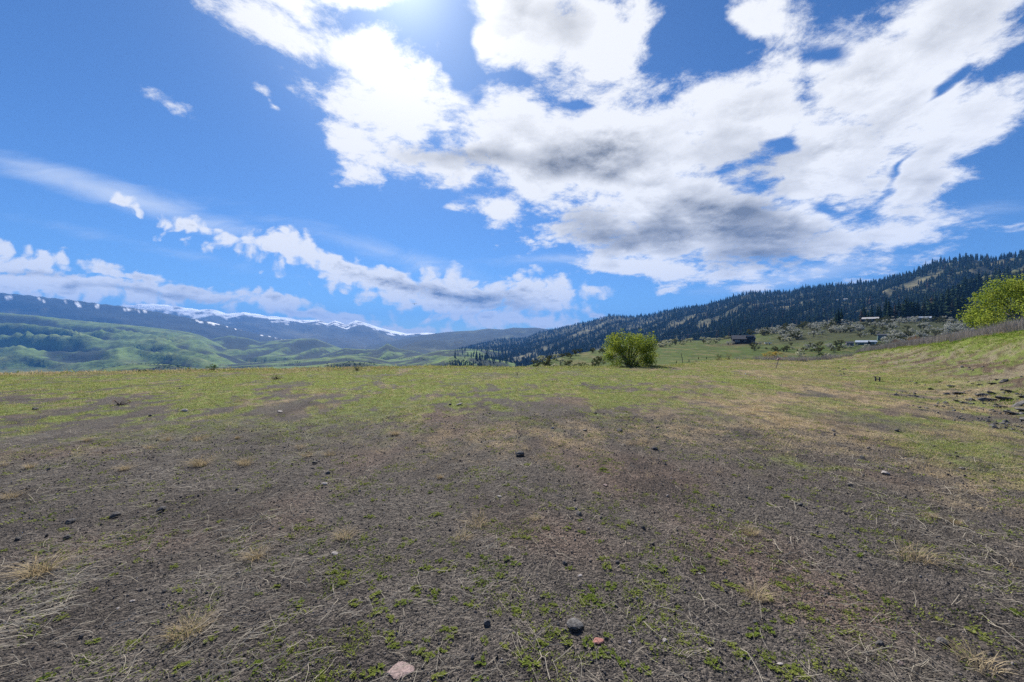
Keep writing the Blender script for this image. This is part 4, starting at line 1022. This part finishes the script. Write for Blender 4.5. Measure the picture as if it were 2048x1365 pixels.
def blossom_thicket():
    rg = np.random.default_rng(61)
    def proto(leaf, seed, name):
        r = np.random.default_rng(seed)
        e = empty(name, (0, 0, 0)); mb = MB(); cl = []
        for i in range(15):
            a = r.uniform(0, 6.28); q = math.sqrt(r.uniform(0, 1)); t = r.uniform(.3, 1)
            rad = q*.5*math.sqrt(max(.05, 1-((t-.5)/.6)**2)); cl.append((math.cos(a)*rad, math.sin(a)*rad, t*.72, r.uniform(.10, .17)))
        for i in range(6):
            c = cl[i]; mb.tube([(r.normal(0, .03), r.normal(0, .03), -.1), (c[0]*.4, c[1]*.4, c[2]*.5), c[:3]], [.022, .014, .005], 4)
        mb.build('trunk', M['bark'], e)
        V, Q = leafcloud(r, 420, cl, .105); link('crown', mesh_np('crown', V, Q), M[leaf], e)
        return e
    protos = {'w': [proto('blossom', 70+i, 'blossom_shrub') for i in range(4)], 'c': [proto('blossom2', 80+i, 'blossom_shrub') for i in range(3)], 'o': [proto('olive', 90+i, 'olive_bush') for i in range(3)]}
    used = set()
    def place(k, x, y, sc, lab, grp, cat='shrub'):
        L_ = protos[k]; i = int(rg.integers(0, len(L_))); z = H(x, y)
        if (k, i) not in used:
            o = L_[i]; used.add((k, i)); o.location = (x, y, z); o.rotation_euler = (0, 0, rg.uniform(0, 6.28)); o.scale = (sc, sc, sc*.9)
        else: o = copy_tree(L_[i], (x, y, z), rg.uniform(0, 6.28), (sc, sc, sc*.9))
        tag(o, lab, cat, grp)
    kn = LAYERS['knoll']
    n = 0; pts = []
    while n < 250:                                   # dense grey-white thicket on the knoll's face
        px = rg.uniform(1490, 1960); a = float(az_of(px)); rc = float(np.interp(a, kn['az'], kn['rr']))
        f = rg.uniform(.50, 1.0)
        if px < 1560: f = rg.uniform(.86, 1.0)
        if 1560 <= px < 1690: f = rg.uniform(.64, 1.0)
        r = rc*f; x, y = r*math.sin(a), r*math.cos(a)
        if fbm(np.array([x/30]), np.array([y/30]), 2, 400)[0] < -.2: continue
        if 1455 < px < 1520 and f < .97: continue
        if 1685 < px < 1775 and f < .62: continue
        place('w' if rg.uniform() < .66 else 'o', x, y, rg.uniform(4.2, 7.2)*(.5+.5*f), '', ''); n += 1
        o = COL.objects[-1]
    for px, py, sc in [(1690,697,2.0),(1702,696,1.6),(1732,697,2.2),(1748,696,1.8),(1760,694,2.4),(1770,690,2.6),(1712,693,1.2),(1456,690,2.4),(1466,689,1.8),(1520,690,1.6),(1500,692,1.2),(1660,697,2.6),(1672,694,2.8),(1682,690,2.6),(1640,693,2.4),(1585,699,1.4),(1630,700,1.6)]:
        x, y, _z = hit(px, py, 60, 500, 1500); place('o' if rg.uniform() < .5 else 'w', x, y, sc*1.3, '', '')
    for _ in range(26):
        x, y, _z = hit(rg.uniform(1500, 1690), rg.uniform(690, 708), 60, 500, 1500); place('o' if rg.uniform() < .7 else 'w', x, y, rg.uniform(1.4, 3.2), 'MEAD', '')
    for _ in range(42):                              # sunlit cream shrubs on the crest left of the house
        px = rg.uniform(1300, 1462); a = float(az_of(px)); rc = float(np.interp(a, kn['az'], kn['rr'])); f = rg.uniform(.80, 1.0)
        if px > 1440: f = rg.uniform(.97, 1.0)
        place('c' if rg.uniform() < .7 else 'o', rc*f*math.sin(a), rc*f*math.cos(a), rg.uniform(2.2, 4.2), 'LOW', '')
    for _ in range(46):                              # brushy slope left of the large bush
        px = rg.uniform(1060, 1240); a = float(az_of(px)); rc = float(np.interp(a, kn['az'], kn['rr'])); f = rg.uniform(.6, 1.0)
        place('o' if rg.uniform() < .8 else 'c', rc*f*math.sin(a), rc*f*math.cos(a), rg.uniform(1.8, 3.6), 'BRUSH', '')
    for o in COL.objects:
        if o.type == 'EMPTY' and o.name.startswith(('blossom_shrub', 'olive_bush')):
            w = o.name.startswith('blossom_shrub'); l = o.get('label', '')
            if l == 'LOW': tag(o, 'cream blossoming shrub on the sunlit crest beside the dark house' if w else 'olive green bush on the sunlit crest beside the dark house', 'shrub', 'cream shrubs on the crest' if w else 'olive bushes on the crest')
            elif l == 'MEAD': tag(o, 'white blossoming shrub dotted on the open meadow below the thicket' if w else 'dark olive bush dotted on the open meadow below the thicket', 'shrub', 'white shrubs on the meadow' if w else 'olive bushes on the meadow')
            elif l == 'BRUSH': tag(o, 'pale blossoming shrub on the brushy slope behind the large bush' if w else 'olive brush clump on the slope behind the large bush', 'shrub', 'pale shrubs on the brushy slope' if w else 'brush on the slope')
            else: tag(o, 'greyish white blossoming shrub in the thicket below the tall conifers' if w else 'olive bush in the white thicket below the tall conifers', 'shrub', 'white blossom thicket' if w else 'olive bushes in the thicket')
blossom_thicket()

# ================================================================== conifers
def conifer_mesh(rg, tiers, arms, rad=.17, crown0=.14, two=True, ragged=.35, pw=.8):
    V = []; Fc = []
    for i in range(tiers):
        t = i/(tiers-1); z = crown0+(1-crown0)*t*.97
        R = rad*(1-t)**pw*(1-.25*(t < .12))*rg.uniform(.75, 1.15)+.012
        a0 = rg.uniform(0, 6.28)
        for j in range(arms):
            a = a0+2*math.pi*j/arms+rg.normal(0, .15); l = R*rg.uniform(1-ragged, 1+ragged*.5); w = .75*l*2*math.pi/arms+.012
            d = np.array([math.cos(a), math.sin(a), 0]); sd = np.array([-d[1], d[0], 0]); th = .9/tiers
            drop = l*rg.uniform(.2, .55); k = len(V)
            p0 = np.array([0, 0, z+th*.8]); tip = d*l+np.array([0, 0, z-drop+.02]); m = d*l*.55+np.array([0, 0, z-drop*.35+.02])
            V += [p0, m-sd*w*.62, tip, m+sd*w*.62, m*[.9, .9, 1]-[0, 0, th*.75]]
            Fc.append((k, k+1, k+2, k+3))
            if two: Fc.append((k+1, k+4, k+3)); Fc.append((k, k+4, k+2))
    k = len(V); V += [(0, 0, 1.0), (.012, 0, .9), (-.008, .01, .9), (-.006, -.011, .9)]; Fc += [(k, k+1, k+2), (k, k+2, k+3), (k, k+3, k+1)]
    return np.array(V), Fc
def conifers():
    rg = np.random.default_rng(71)
    protos = []
    for i in range(6):
        e = empty('conifer_tree', (0, 0, 0)); mb = MB()
        mb.tube([(0, 0, -.03), (.002, 0, .3), (0, 0, .96)], [.013, .010, .002], 5); mb.build('trunk', M['bark'], e)
        V, Fc = conifer_mesh(rg, 15, 8, rad=rg.uniform(.16, .24), crown0=rg.uniform(.08, .2)); link('crown', pymesh('crown', V, Fc, M['needle']), None, e)
        protos.append(e)
    used = set()
    def place(x, y, h, lab, grp):
        i = int(rg.integers(0, 6)); z = H(x, y); wd = h*rg.uniform(.85, 1.2)
        if i not in used: o = protos[i]; used.add(i); o.location = (x, y, z); o.scale = (wd, wd, h); o.rotation_euler = (0, 0, rg.uniform(0, 6.28))
        else: o = copy_tree(protos[i], (x, y, z), rg.uniform(0, 6.28), (wd, wd, h))
        tag(o, lab, 'conifer', grp)
    kn = LAYERS['knoll']; rd = LAYERS['ridge']
    def at(q, px, f):
        a = float(az_of(px)); r = float(np.interp(a, q['az'], q['rr']))*f; return r*math.sin(a), r*math.cos(a)
    for px, f, h in [(1778,.99,19),(1772,1.03,21),(1790,1.02,18),(1812,1.0,20),(1822,1.03,22),(1835,1.01,18),(1806,1.06,21),(1850,1.04,17),(1862,.99,16),(1870,1.03,18),(1882,1.0,17),(1893,1.04,19),(1905,1.0,18),(1915,1.03,19),(1925,1.01,17),(1936,1.05,18),(1946,1.0,17),(1955,1.03,18),(1677,.90,14),(1683,.93,13),(1672,.95,10),(1760,1.06,17),(1745,1.08,15),(1735,1.05,14),(1970,1.02,17),(1985,1.04,18)]:
        place(*at(kn, px, f), h*rg.uniform(.9, 1.1), 'tall dark conifer on the knoll above the white blossom thicket', 'tall conifers above the thicket')
    for _ in range(54):
        px = rg.uniform(1740, 2040); place(*at(kn, px, rg.uniform(1.0, 1.3)), rg.uniform(12, 19), 'tall dark conifer on the knoll above the white blossom thicket', 'tall conifers above the thicket')
    hd = LAYERS['hill_d']; n = 0
    while n < 60:
        px = rg.uniform(880, 1100); Y = rg.uniform(620, 1150); x = (px-CX)/F*Y; z = H(x, Y); h = rg.uniform(14, 24)
        if not visible(np.array([x]), np.array([Y]), np.array([z]), h)[0]: continue
        place(x, Y, h, 'conifer scattered on the near hills beyond the field rim', 'conifers beyond the field rim'); n += 1
    for _ in range(110):
        px = rg.uniform(1540, 2048); place(*at(rd, px, rg.uniform(.985, 1.0)), rg.uniform(14, 26), 'conifer standing on the skyline of the dark forested ridge', 'conifers on the ridge skyline')
    for px, py, Y, h in [(1378,711,85,.8),(1375,720,60,.5),(1392,716,70,.7),(1397,706,110,.9),(1413,706,110,.9),(1353,714,80,.6),(1404,722,48,.4)]:
        x = (px-CX)/F*Y; place(x, Y, h, 'little young conifer dotted on the green meadow', 'young conifers on the meadow')
    # the forest as one mass
    fm = []
    for i in range(6):
        V, Fc = conifer_mesh(rg, 8, 6, rad=rg.uniform(.17, .25), crown0=rg.uniform(.06, .2), two=True, ragged=.45, pw=(.8, .45, .6)[i % 3]); fm.append(pymesh('forest_tree_%d' % i, V, Fc, M['needle']))
    N_ = 150000
    a = rg.uniform(math.radians(-9), math.radians(57), N_); r = 330*(5200/330)**rg.uniform(0, 1, N_)
    x, y = r*np.sin(a), r*np.cos(a); z, lid, t = terrain(x, y)
    lat = a*rd['rm']; lam = rd['lam']
    n1 = fbm(lat/lam*.8+rd['shear']*r/lam*.8, r/lam*.45, 4, rd['seed']+60, .6); n2 = fbm(x/lam*3, y/lam*3, 3, rd['seed']+65, .6)
    clear = sm(n1+.7*n2, .08, .34)
    i_r, i_s = ORDER.index('ridge')+2, ORDER.index('spur')+2
    p = np.where(lid == i_r, .78-.75*clear, 0); p = np.where(lid == i_s, .85*sm(t, .05, .2), p)
    hill = np.isin(lid, [ORDER.index(k)+2 for k in ('hill_c', 'hill_d')])
    n3 = fbm(x/170, y/170, 3, 410, .6)
    p = np.where(hill, .45*sm(n3, -.1, .3)*sm(a, math.radians(-10), math.radians(0)), p)
    p = np.where((lid == ORDER.index('knoll')+2) & (t < -.01), .5*sm(a, math.radians(40), math.radians(46)), p)
    p = p*(.55+.45*sm(fbm(x/70, y/70, 3, 415, .6), -.15, .2))
    ok = (rg.uniform(0, 1, N_) < p) & (t > -.06)
    h = np.clip(13*np.exp(rg.normal(0, .34, N_)), 5, 30)*np.where(r > 1800, 1.15, 1.0)
    ok &= visible(x, y, z, h*.95)
    x, y, z, h = x[ok], y[ok], z[ok], h[ok]; n = len(x)
    print('forest', n)
    scatter('conifer_forest', 'dark conifer forest covering the long ridge', np.stack([x, y, z-.3], 1), zrot(n, .03, rg), h, rg.integers(0, 6, n), fm)
    # brush dotted over the green hills
    bm_ = []
    for i in range(3):
        cl = [(rg.normal(0, .25), rg.normal(0, .25), rg.uniform(.15, .45), rg.uniform(.18, .3)) for _ in range(6)]
        V, Q = leafcloud(rg, 70, cl, .26); me = mesh_np('hill_brush_%d' % i, V, Q); me.materials.append(M['darkleaf']); bm_.append(me)
    N_ = 60000
    a = rg.uniform(math.radians(-53), math.radians(4), N_); r = 700*(4600/700)**rg.uniform(0, 1, N_)
    x, y = r*np.sin(a), r*np.cos(a); z, lid, t = terrain(x, y)
    hill = np.isin(lid, [ORDER.index(k)+2 for k in ('hill_b', 'hill_c', 'hill_d')])
    n3 = fbm(x/260+y/500, y/260, 4, 420, .6)
    ok = hill & (rg.uniform(0, 1, N_) < .9*sm(n3, .05, .35)) & visible(x, y, z, 4)
    x, y, z, r = x[ok], y[ok], z[ok], r[ok]; n = len(x); print('brush', n)
    scatter('hill_brush', 'dark brush dotted over the green hills across the valley', np.stack([x, y, z], 1), zrot(n, .05, rg), rg.uniform(2.5, 6, n), rg.integers(0, 3, n), bm_)
conifers()

# ================================================================== buildings and small structures
def place_root(name, px, Y, rz=0.0, dz=0.0, py=None):
    if py is not None: Y = hit(px, py, 60, 700, 2000)[1]
    x = (px-CX)/F*Y
    return empty(name, (x, Y, H(x, Y)+dz), -float(az_of(px))+rz)
def gable(e, w, d, wall_h, roof_h, wall, roof, over=.35):
    mb = MB(); mb.box((0, 0, wall_h/2-.4), (w, d, wall_h+.8))
    mb.add([(-w/2, -d/2, wall_h), (-w/2, d/2, wall_h), (-w/2, 0, wall_h+roof_h), (w/2, -d/2, wall_h), (w/2, d/2, wall_h), (w/2, 0, wall_h+roof_h)], [(0, 2, 1), (3, 4, 5), (0, 3, 5, 2), (1, 2, 5, 4)])
    mb.build('wall', M[wall], e)
    mb = MB(); L2 = w/2+over; D2 = d/2+over; s = roof_h/(d/2); zt = wall_h+roof_h+.12; ze = zt-s*D2
    for sg in (-1, 1):
        P = [(-L2, 0, zt), (L2, 0, zt), (L2, sg*D2, ze), (-L2, sg*D2, ze), (-L2, 0, zt+.16), (L2, 0, zt+.16), (L2, sg*D2, ze+.16), (-L2, sg*D2, ze+.16)]
        mb.add(P, [(0,1,2,3),(4,7,6,5),(2,6,7,3),(1,5,6,2),(0,3,7,4)])
    return mb.build('roof', M[roof], e)
def window(e, x, y, z, w, h, frame='whitewall'):
    mb = MB(); b = .09
    for c, d in (((x, y, z+h/2), (w+2*b, .1, b)), ((x, y, z-h/2), (w+2*b, .1, b)), ((x-w/2-b/2, y, z), (b, .1, h-b)), ((x+w/2+b/2, y, z), (b, .1, h-b))): mb.box(c, d)
    f = mb.build('window', M[frame], e)
    mb = MB(); mb.box((x, y+.01, z), (w, .05, h)); mb.build('pane', M['glass'], f); return f
def buildings():
    # dark house on the crest
    e = place_root('house', 1486, 262, .12, py=687)
    r = gable(e, 10.4, 6.4, 2.3, 1.9, 'darkwall', 'darkroof')
    mb = MB(); mb.box((2.8, -2.1, 3.7), (3.6, 1.9, .9)); mb.build('dormer', M['darkwall'], r)
    for x in (-3.5, -2.5): window(e, x, -3.25, 1.3, .7, .8)
    for x in (1.8, 2.7, 3.6): window(e, x, -3.10, 3.75, .5, .5, 'tinroof')
    window(e, .5, -3.25, 1.2, 1.2, .9, 'darkroof')
    mb = MB(); mb.box((3.8, -3.23, 1.05), (1.0, .08, 2.1)); d = mb.build('door', M['wood'], e)
    mb = MB(); mb.box((4.1, -3.31, 1.05), (.08, .08, .12)); mb.build('handle', M['tinroof'], d)
    mb = MB(); mb.box((-1.5, .8, 4.4), (.7, .7, 1.3)); mb.build('chimney', M['darkwall'], r)
    tag(e, 'long dark house with charcoal gable roof on the grassy crest', 'house')
    e = place_root('garden_frame', 1510, 262, py=688)
    mb = MB()
    for c, d in (((-.55, 0, .5), (.14, .2, 1.3)), ((.55, 0, .5), (.14, .2, 1.3)), ((0, 0, 1.22), (1.24, .2, .14)), ((0, .15, .2), (.96, .1, .14))): mb.box(c, d)
    o = mb.build('frame', M['whitewall'], e); tag(e, 'small white open frame standing beside the dark house', 'frame')
    e = place_root('parked_trailer', 1536, 250, .1, py=689)
    mb = MB(); mb.box((0, 0, .75), (3.0, 1.6, .4)); mb.build('body', M['whitewall'], e)
    for x in (-.6, .6):
        mb = MB(); mb.tube([(x, -.85, .3), (x, -.65, .3)], .3, 10); mb.build('wheel', M['wire'], e)
    mb = MB(); mb.box((1.9, 0, .6), (.8, .1, .1)); mb.build('hitch', M['wire'], e)
    tag(e, 'low white flat trailer parked on the meadow track', 'trailer')
    # sheds with pale tin roofs
    e = place_root('tin_shed', 1724, 205, -.15, py=690); gable(e, 4.2, 3.6, 1.1, .8, 'greenwall', 'tinroof', .2); window(e, -1.0, -1.85, .65, .6, .45); tag(e, 'low shed with pale blue tin roof beside a green walled shed', 'shed')
    e = place_root('tin_shed', 1745, 207, .35, py=690); gable(e, 2.4, 3.0, 1.3, .6, 'greenwall', 'tinroof', .2)
    mb = MB(); mb.box((.5, -1.53, .6), (.6, .07, 1.2)); mb.build('door', M['whitewall'], e); tag(e, 'green walled shed with tin roof and pale door', 'shed')
    e = place_root('white_shed', 1699, 204, .2, py=691); gable(e, 2.6, 2.4, 1.0, .6, 'rockpale', 'darkroof', .15); window(e, .4, -1.25, .6, .6, .4, 'darkroof'); tag(e, 'small white walled shed with dark roof left of the tin roofed sheds', 'shed')
    bpy.data.objects[e.name]['label'] = 'small pale walled shed with dark roof near the tin roofed sheds'
    e = place_root('lookout_cabin', 1763, 232, .1, py=681); gable(e, 3.2, 3.0, 2.6, .6, 'greenwall', 'darkroof', .3)
    for x in (-.8, .8): window(e, x, -1.55, 1.8, .9, .8)
    tag(e, 'small dark green cabin with wide windows above the tin roofed sheds', 'cabin')
    # roofs up among the conifers
    kn = LAYERS['knoll']
    for px, f, w, wall, roof, lab in ((1741, .985, 10.5, 'darkwall', 'greyroof', 'long low house with pale roof on top of the blossom thicket'), (1850, .97, 7.5, 'tanwall', 'tinroof', 'house with sloping metal roof between the dark conifers'), (1822, .985, 4.0, 'whitewall', 'darkroof', 'little white outbuilding under the tall conifers')):
        a = float(az_of(px)); Y = float(np.interp(a, kn['az'], kn['rr']))*f*math.cos(a)
        e = place_root('hill_house', px, Y, -.1); gable(e, w, 6.0, 2.4, 1.3, wall, roof, .5)
        for x in (-w*.28, w*.12): window(e, x, -3.05, 1.3, 1.0, .9)
        tag(e, lab, 'house')
    for px, py, w, lab in ((1692, 601, 11, 'tiny pale roofed house in the forest on the dark ridge'), (1674, 603, 6, 'tiny white cabin in the forest on the dark ridge'), (1455, 664, 9, 'tiny pale house at the foot of the dark forest')):
        x, Y, z = hit(px, py+2, 420, 4000, 1500)
        e = empty('ridge_house', (x, Y, z+3), -float(az_of(px))); gable(e, w, 7, 3.5, 2.0, 'whitewall', 'greyroof', .5); window(e, w*.2, -3.55, 1.8, 1.2, 1.2); tag(e, lab, 'house')
    # utility poles and wires
    tops = []
    for px, Y, h, lab in ((1437, 255, 7.5, 'wooden utility pole on the crest left of the dark house'), (1585, 335, 8.0, 'wooden utility pole on the crest above the blossom thicket'), (1798, 352, 9.5, 'pale utility pole among the tall conifers'), (1262, 420, 9.0, 'wooden utility pole behind the large green bush')):
        e = place_root('utility_pole', px, Y, .5)
        mb = MB(); mb.tube([(0, 0, -.5), (0, 0, h)], [.17, .11], 8); mb.build('pole', M['wood'] if px != 1798 else M['rockpale'], e)
        mb = MB(); mb.box((0, -.14, h-.5), (2.2, .12, .14)); ca = mb.build('crossarm', M['wood'], e)
        for x in (-.95, 0.35, .95):
            mb = MB(); mb.tube([(x, -.14, h-.43), (x, -.14, h-.2)], [.05, .035], 6); mb.build('insulator', M['rockpale'], ca)
        lab = lab.replace('left of', 'beside'); tag(e, lab, 'utility pole')
        tops.append(np.array(e.location)+np.array([0, 0, h-.2]))
    for a, b, lab in ((0, 1, 'thin power line sagging between poles over the blossom thicket'), (3, 0, 'thin power line running past the dark forest to the house')):
        p, q = tops[a], tops[b]; mb = MB(); mb.tube([p*(1-t)+q*t-np.array([0, 0, 3.2*t*(1-t)*1.6]) for t in np.linspace(0, 1, 15)], .035, 4)
        o = mb.build('power_line', M['wire']); tag(o, lab, 'wire')
    # a soaring bird
    x, Y, z = (829-CX)/F*60, 60.0, EYE+60*(CY-608)/F
    e = empty('soaring_bird', (x, Y, z), .3); mb = MB(); mb.tube([(0, -.22, 0), (0, -.12, .01), (0, .05, .01), (0, .2, 0), (0, .3, 0)], [.012, .045, .05, .03, .05], 6); mb.build('body', M['rock'], e)
    for sg in (-1, 1):
        mb = MB(); mb.add([(sg*.03, -.08, .02), (sg*.03, .08, .02), (sg*.28, .06, .08), (sg*.5, .02, .04), (sg*.27, -.09, .08), (sg*.03, 0, .05), (sg*.28, 0, .10)], [(0, 1, 2, 4), (2, 3, 4), (0, 4, 6, 5), (1, 5, 6, 2), (2, 6, 3), (4, 3, 6), (0, 5, 1)]); mb.build('wing', M['rock'], e)
    tag(e, 'dark bird soaring with spread wings below the long low cloud', 'bird')
    # survey stakes, stool
    x, Y, z = hit(1366, 727, 10, 60, 1200)
    e = empty('wooden_stake', (x, Y, z)); mb = MB(); mb.tube([(0, 0, -.1), (-.06, 0, .4), (-.15, 0, .76)], [.022, .02, .018], 6); mb.build('post', M['wood'], e)
    mb = MB(); mb.box((-.148, -.005, .745), (.05, .05, .03)); mb.build('cap', M['rockpale'], e); tag(e, 'thin crooked wooden stake at the field edge by the large green bush', 'stake')
    x, Y, z = hit(1551, 736, 10, 60, 1200)
    e = empty('flagged_stake', (x, Y, z)); mb = MB(); mb.tube([(0, 0, -.1), (.12, 0, .3), (.22, 0, .6)], [.02, .018, .016], 6); mb.build('post', M['wood'], e)
    mb = MB(); rg = np.random.default_rng(9)
    for k in range(7):
        a = k*.9; mb.tube([(.21, 0, .55+.01*k), (.21+.10*math.cos(a), .05*math.sin(a), .55+.07*math.sin(a*1.7)), (.21+.17*math.cos(a+.3), .07*math.sin(a), .53+.06*math.cos(a))], [.012, .02, .006], 4)
    mb.build('ribbon', M['ribbon'], e); tag(e, 'leaning dark stake with pink ribbon tied on its top', 'stake')
    x, Y, z = hit(1755, 763, 5, 60, 1200); k = Y/F
    e = empty('wooden_stool', (x, Y, z), -.5)
    for sx in (-3.2, 3.2):
        mb = MB(); mb.box((sx*k, 0, 4.4*k-.02), (2.3*k, 2.3*k, 9.2*k+.04)); mb.build('leg', M['wood'], e)
    mb = MB(); mb.box((0, 0, 4.6*k), (4.06*k, 1.6*k, 1.8*k)); mb.build('crossbar', M['wood'], e)
    mb = MB(); mb.box((-2.6*k, 0, 9.65*k), (8.5*k, 3.2*k, .9*k)); mb.build('top_plank', M['wood'], e)
    tag(e, 'small weathered wooden stool shaped like the letter H in the tan grass', 'stool')
buildings()
def tell_apart():
    """shrubs and conifers that stand by a building or pole are told by it"""
    marks = []
    for o in COL.objects:
        if o.type != 'EMPTY' or o.parent: continue
        b = o.name.split('.')[0]
        if b in ('hill_house', 'house', 'tin_shed', 'utility_pole', 'lookout_cabin'):
            l = o['label']
            marks.append((o.location.copy(), 'the long pale roofed house' if 'long low' in l else 'the metal roofed house' if 'metal' in l else 'the little white outbuilding' if 'outbuilding' in l else 'the long dark house' if b == 'house' else
                          'the tin roofed sheds' if b == 'tin_shed' else 'the dark green cabin' if b == 'lookout_cabin' else 'the pale utility pole' if 'pale' in l else 'the crest utility pole' if 'thicket' in l else None))
    for o in COL.objects:
        if o.type != 'EMPTY' or o.parent: continue
        b = o.name.split('.')[0]
        if b not in ('blossom_shrub', 'olive_bush') and o.get('group') != 'tall conifers above the thicket': continue
        best = min(((o.location-p).length, nm) for p, nm in marks if nm)
        kind = 'greyish white blossoming shrub' if b == 'blossom_shrub' else 'olive green bush' if b == 'olive_bush' else 'tall dark conifer'
        if best[0] < 17:
            o['label'] = kind+' standing close beside '+best[1]; o['group'] = kind+'s beside '+best[1][4:]
tell_apart()
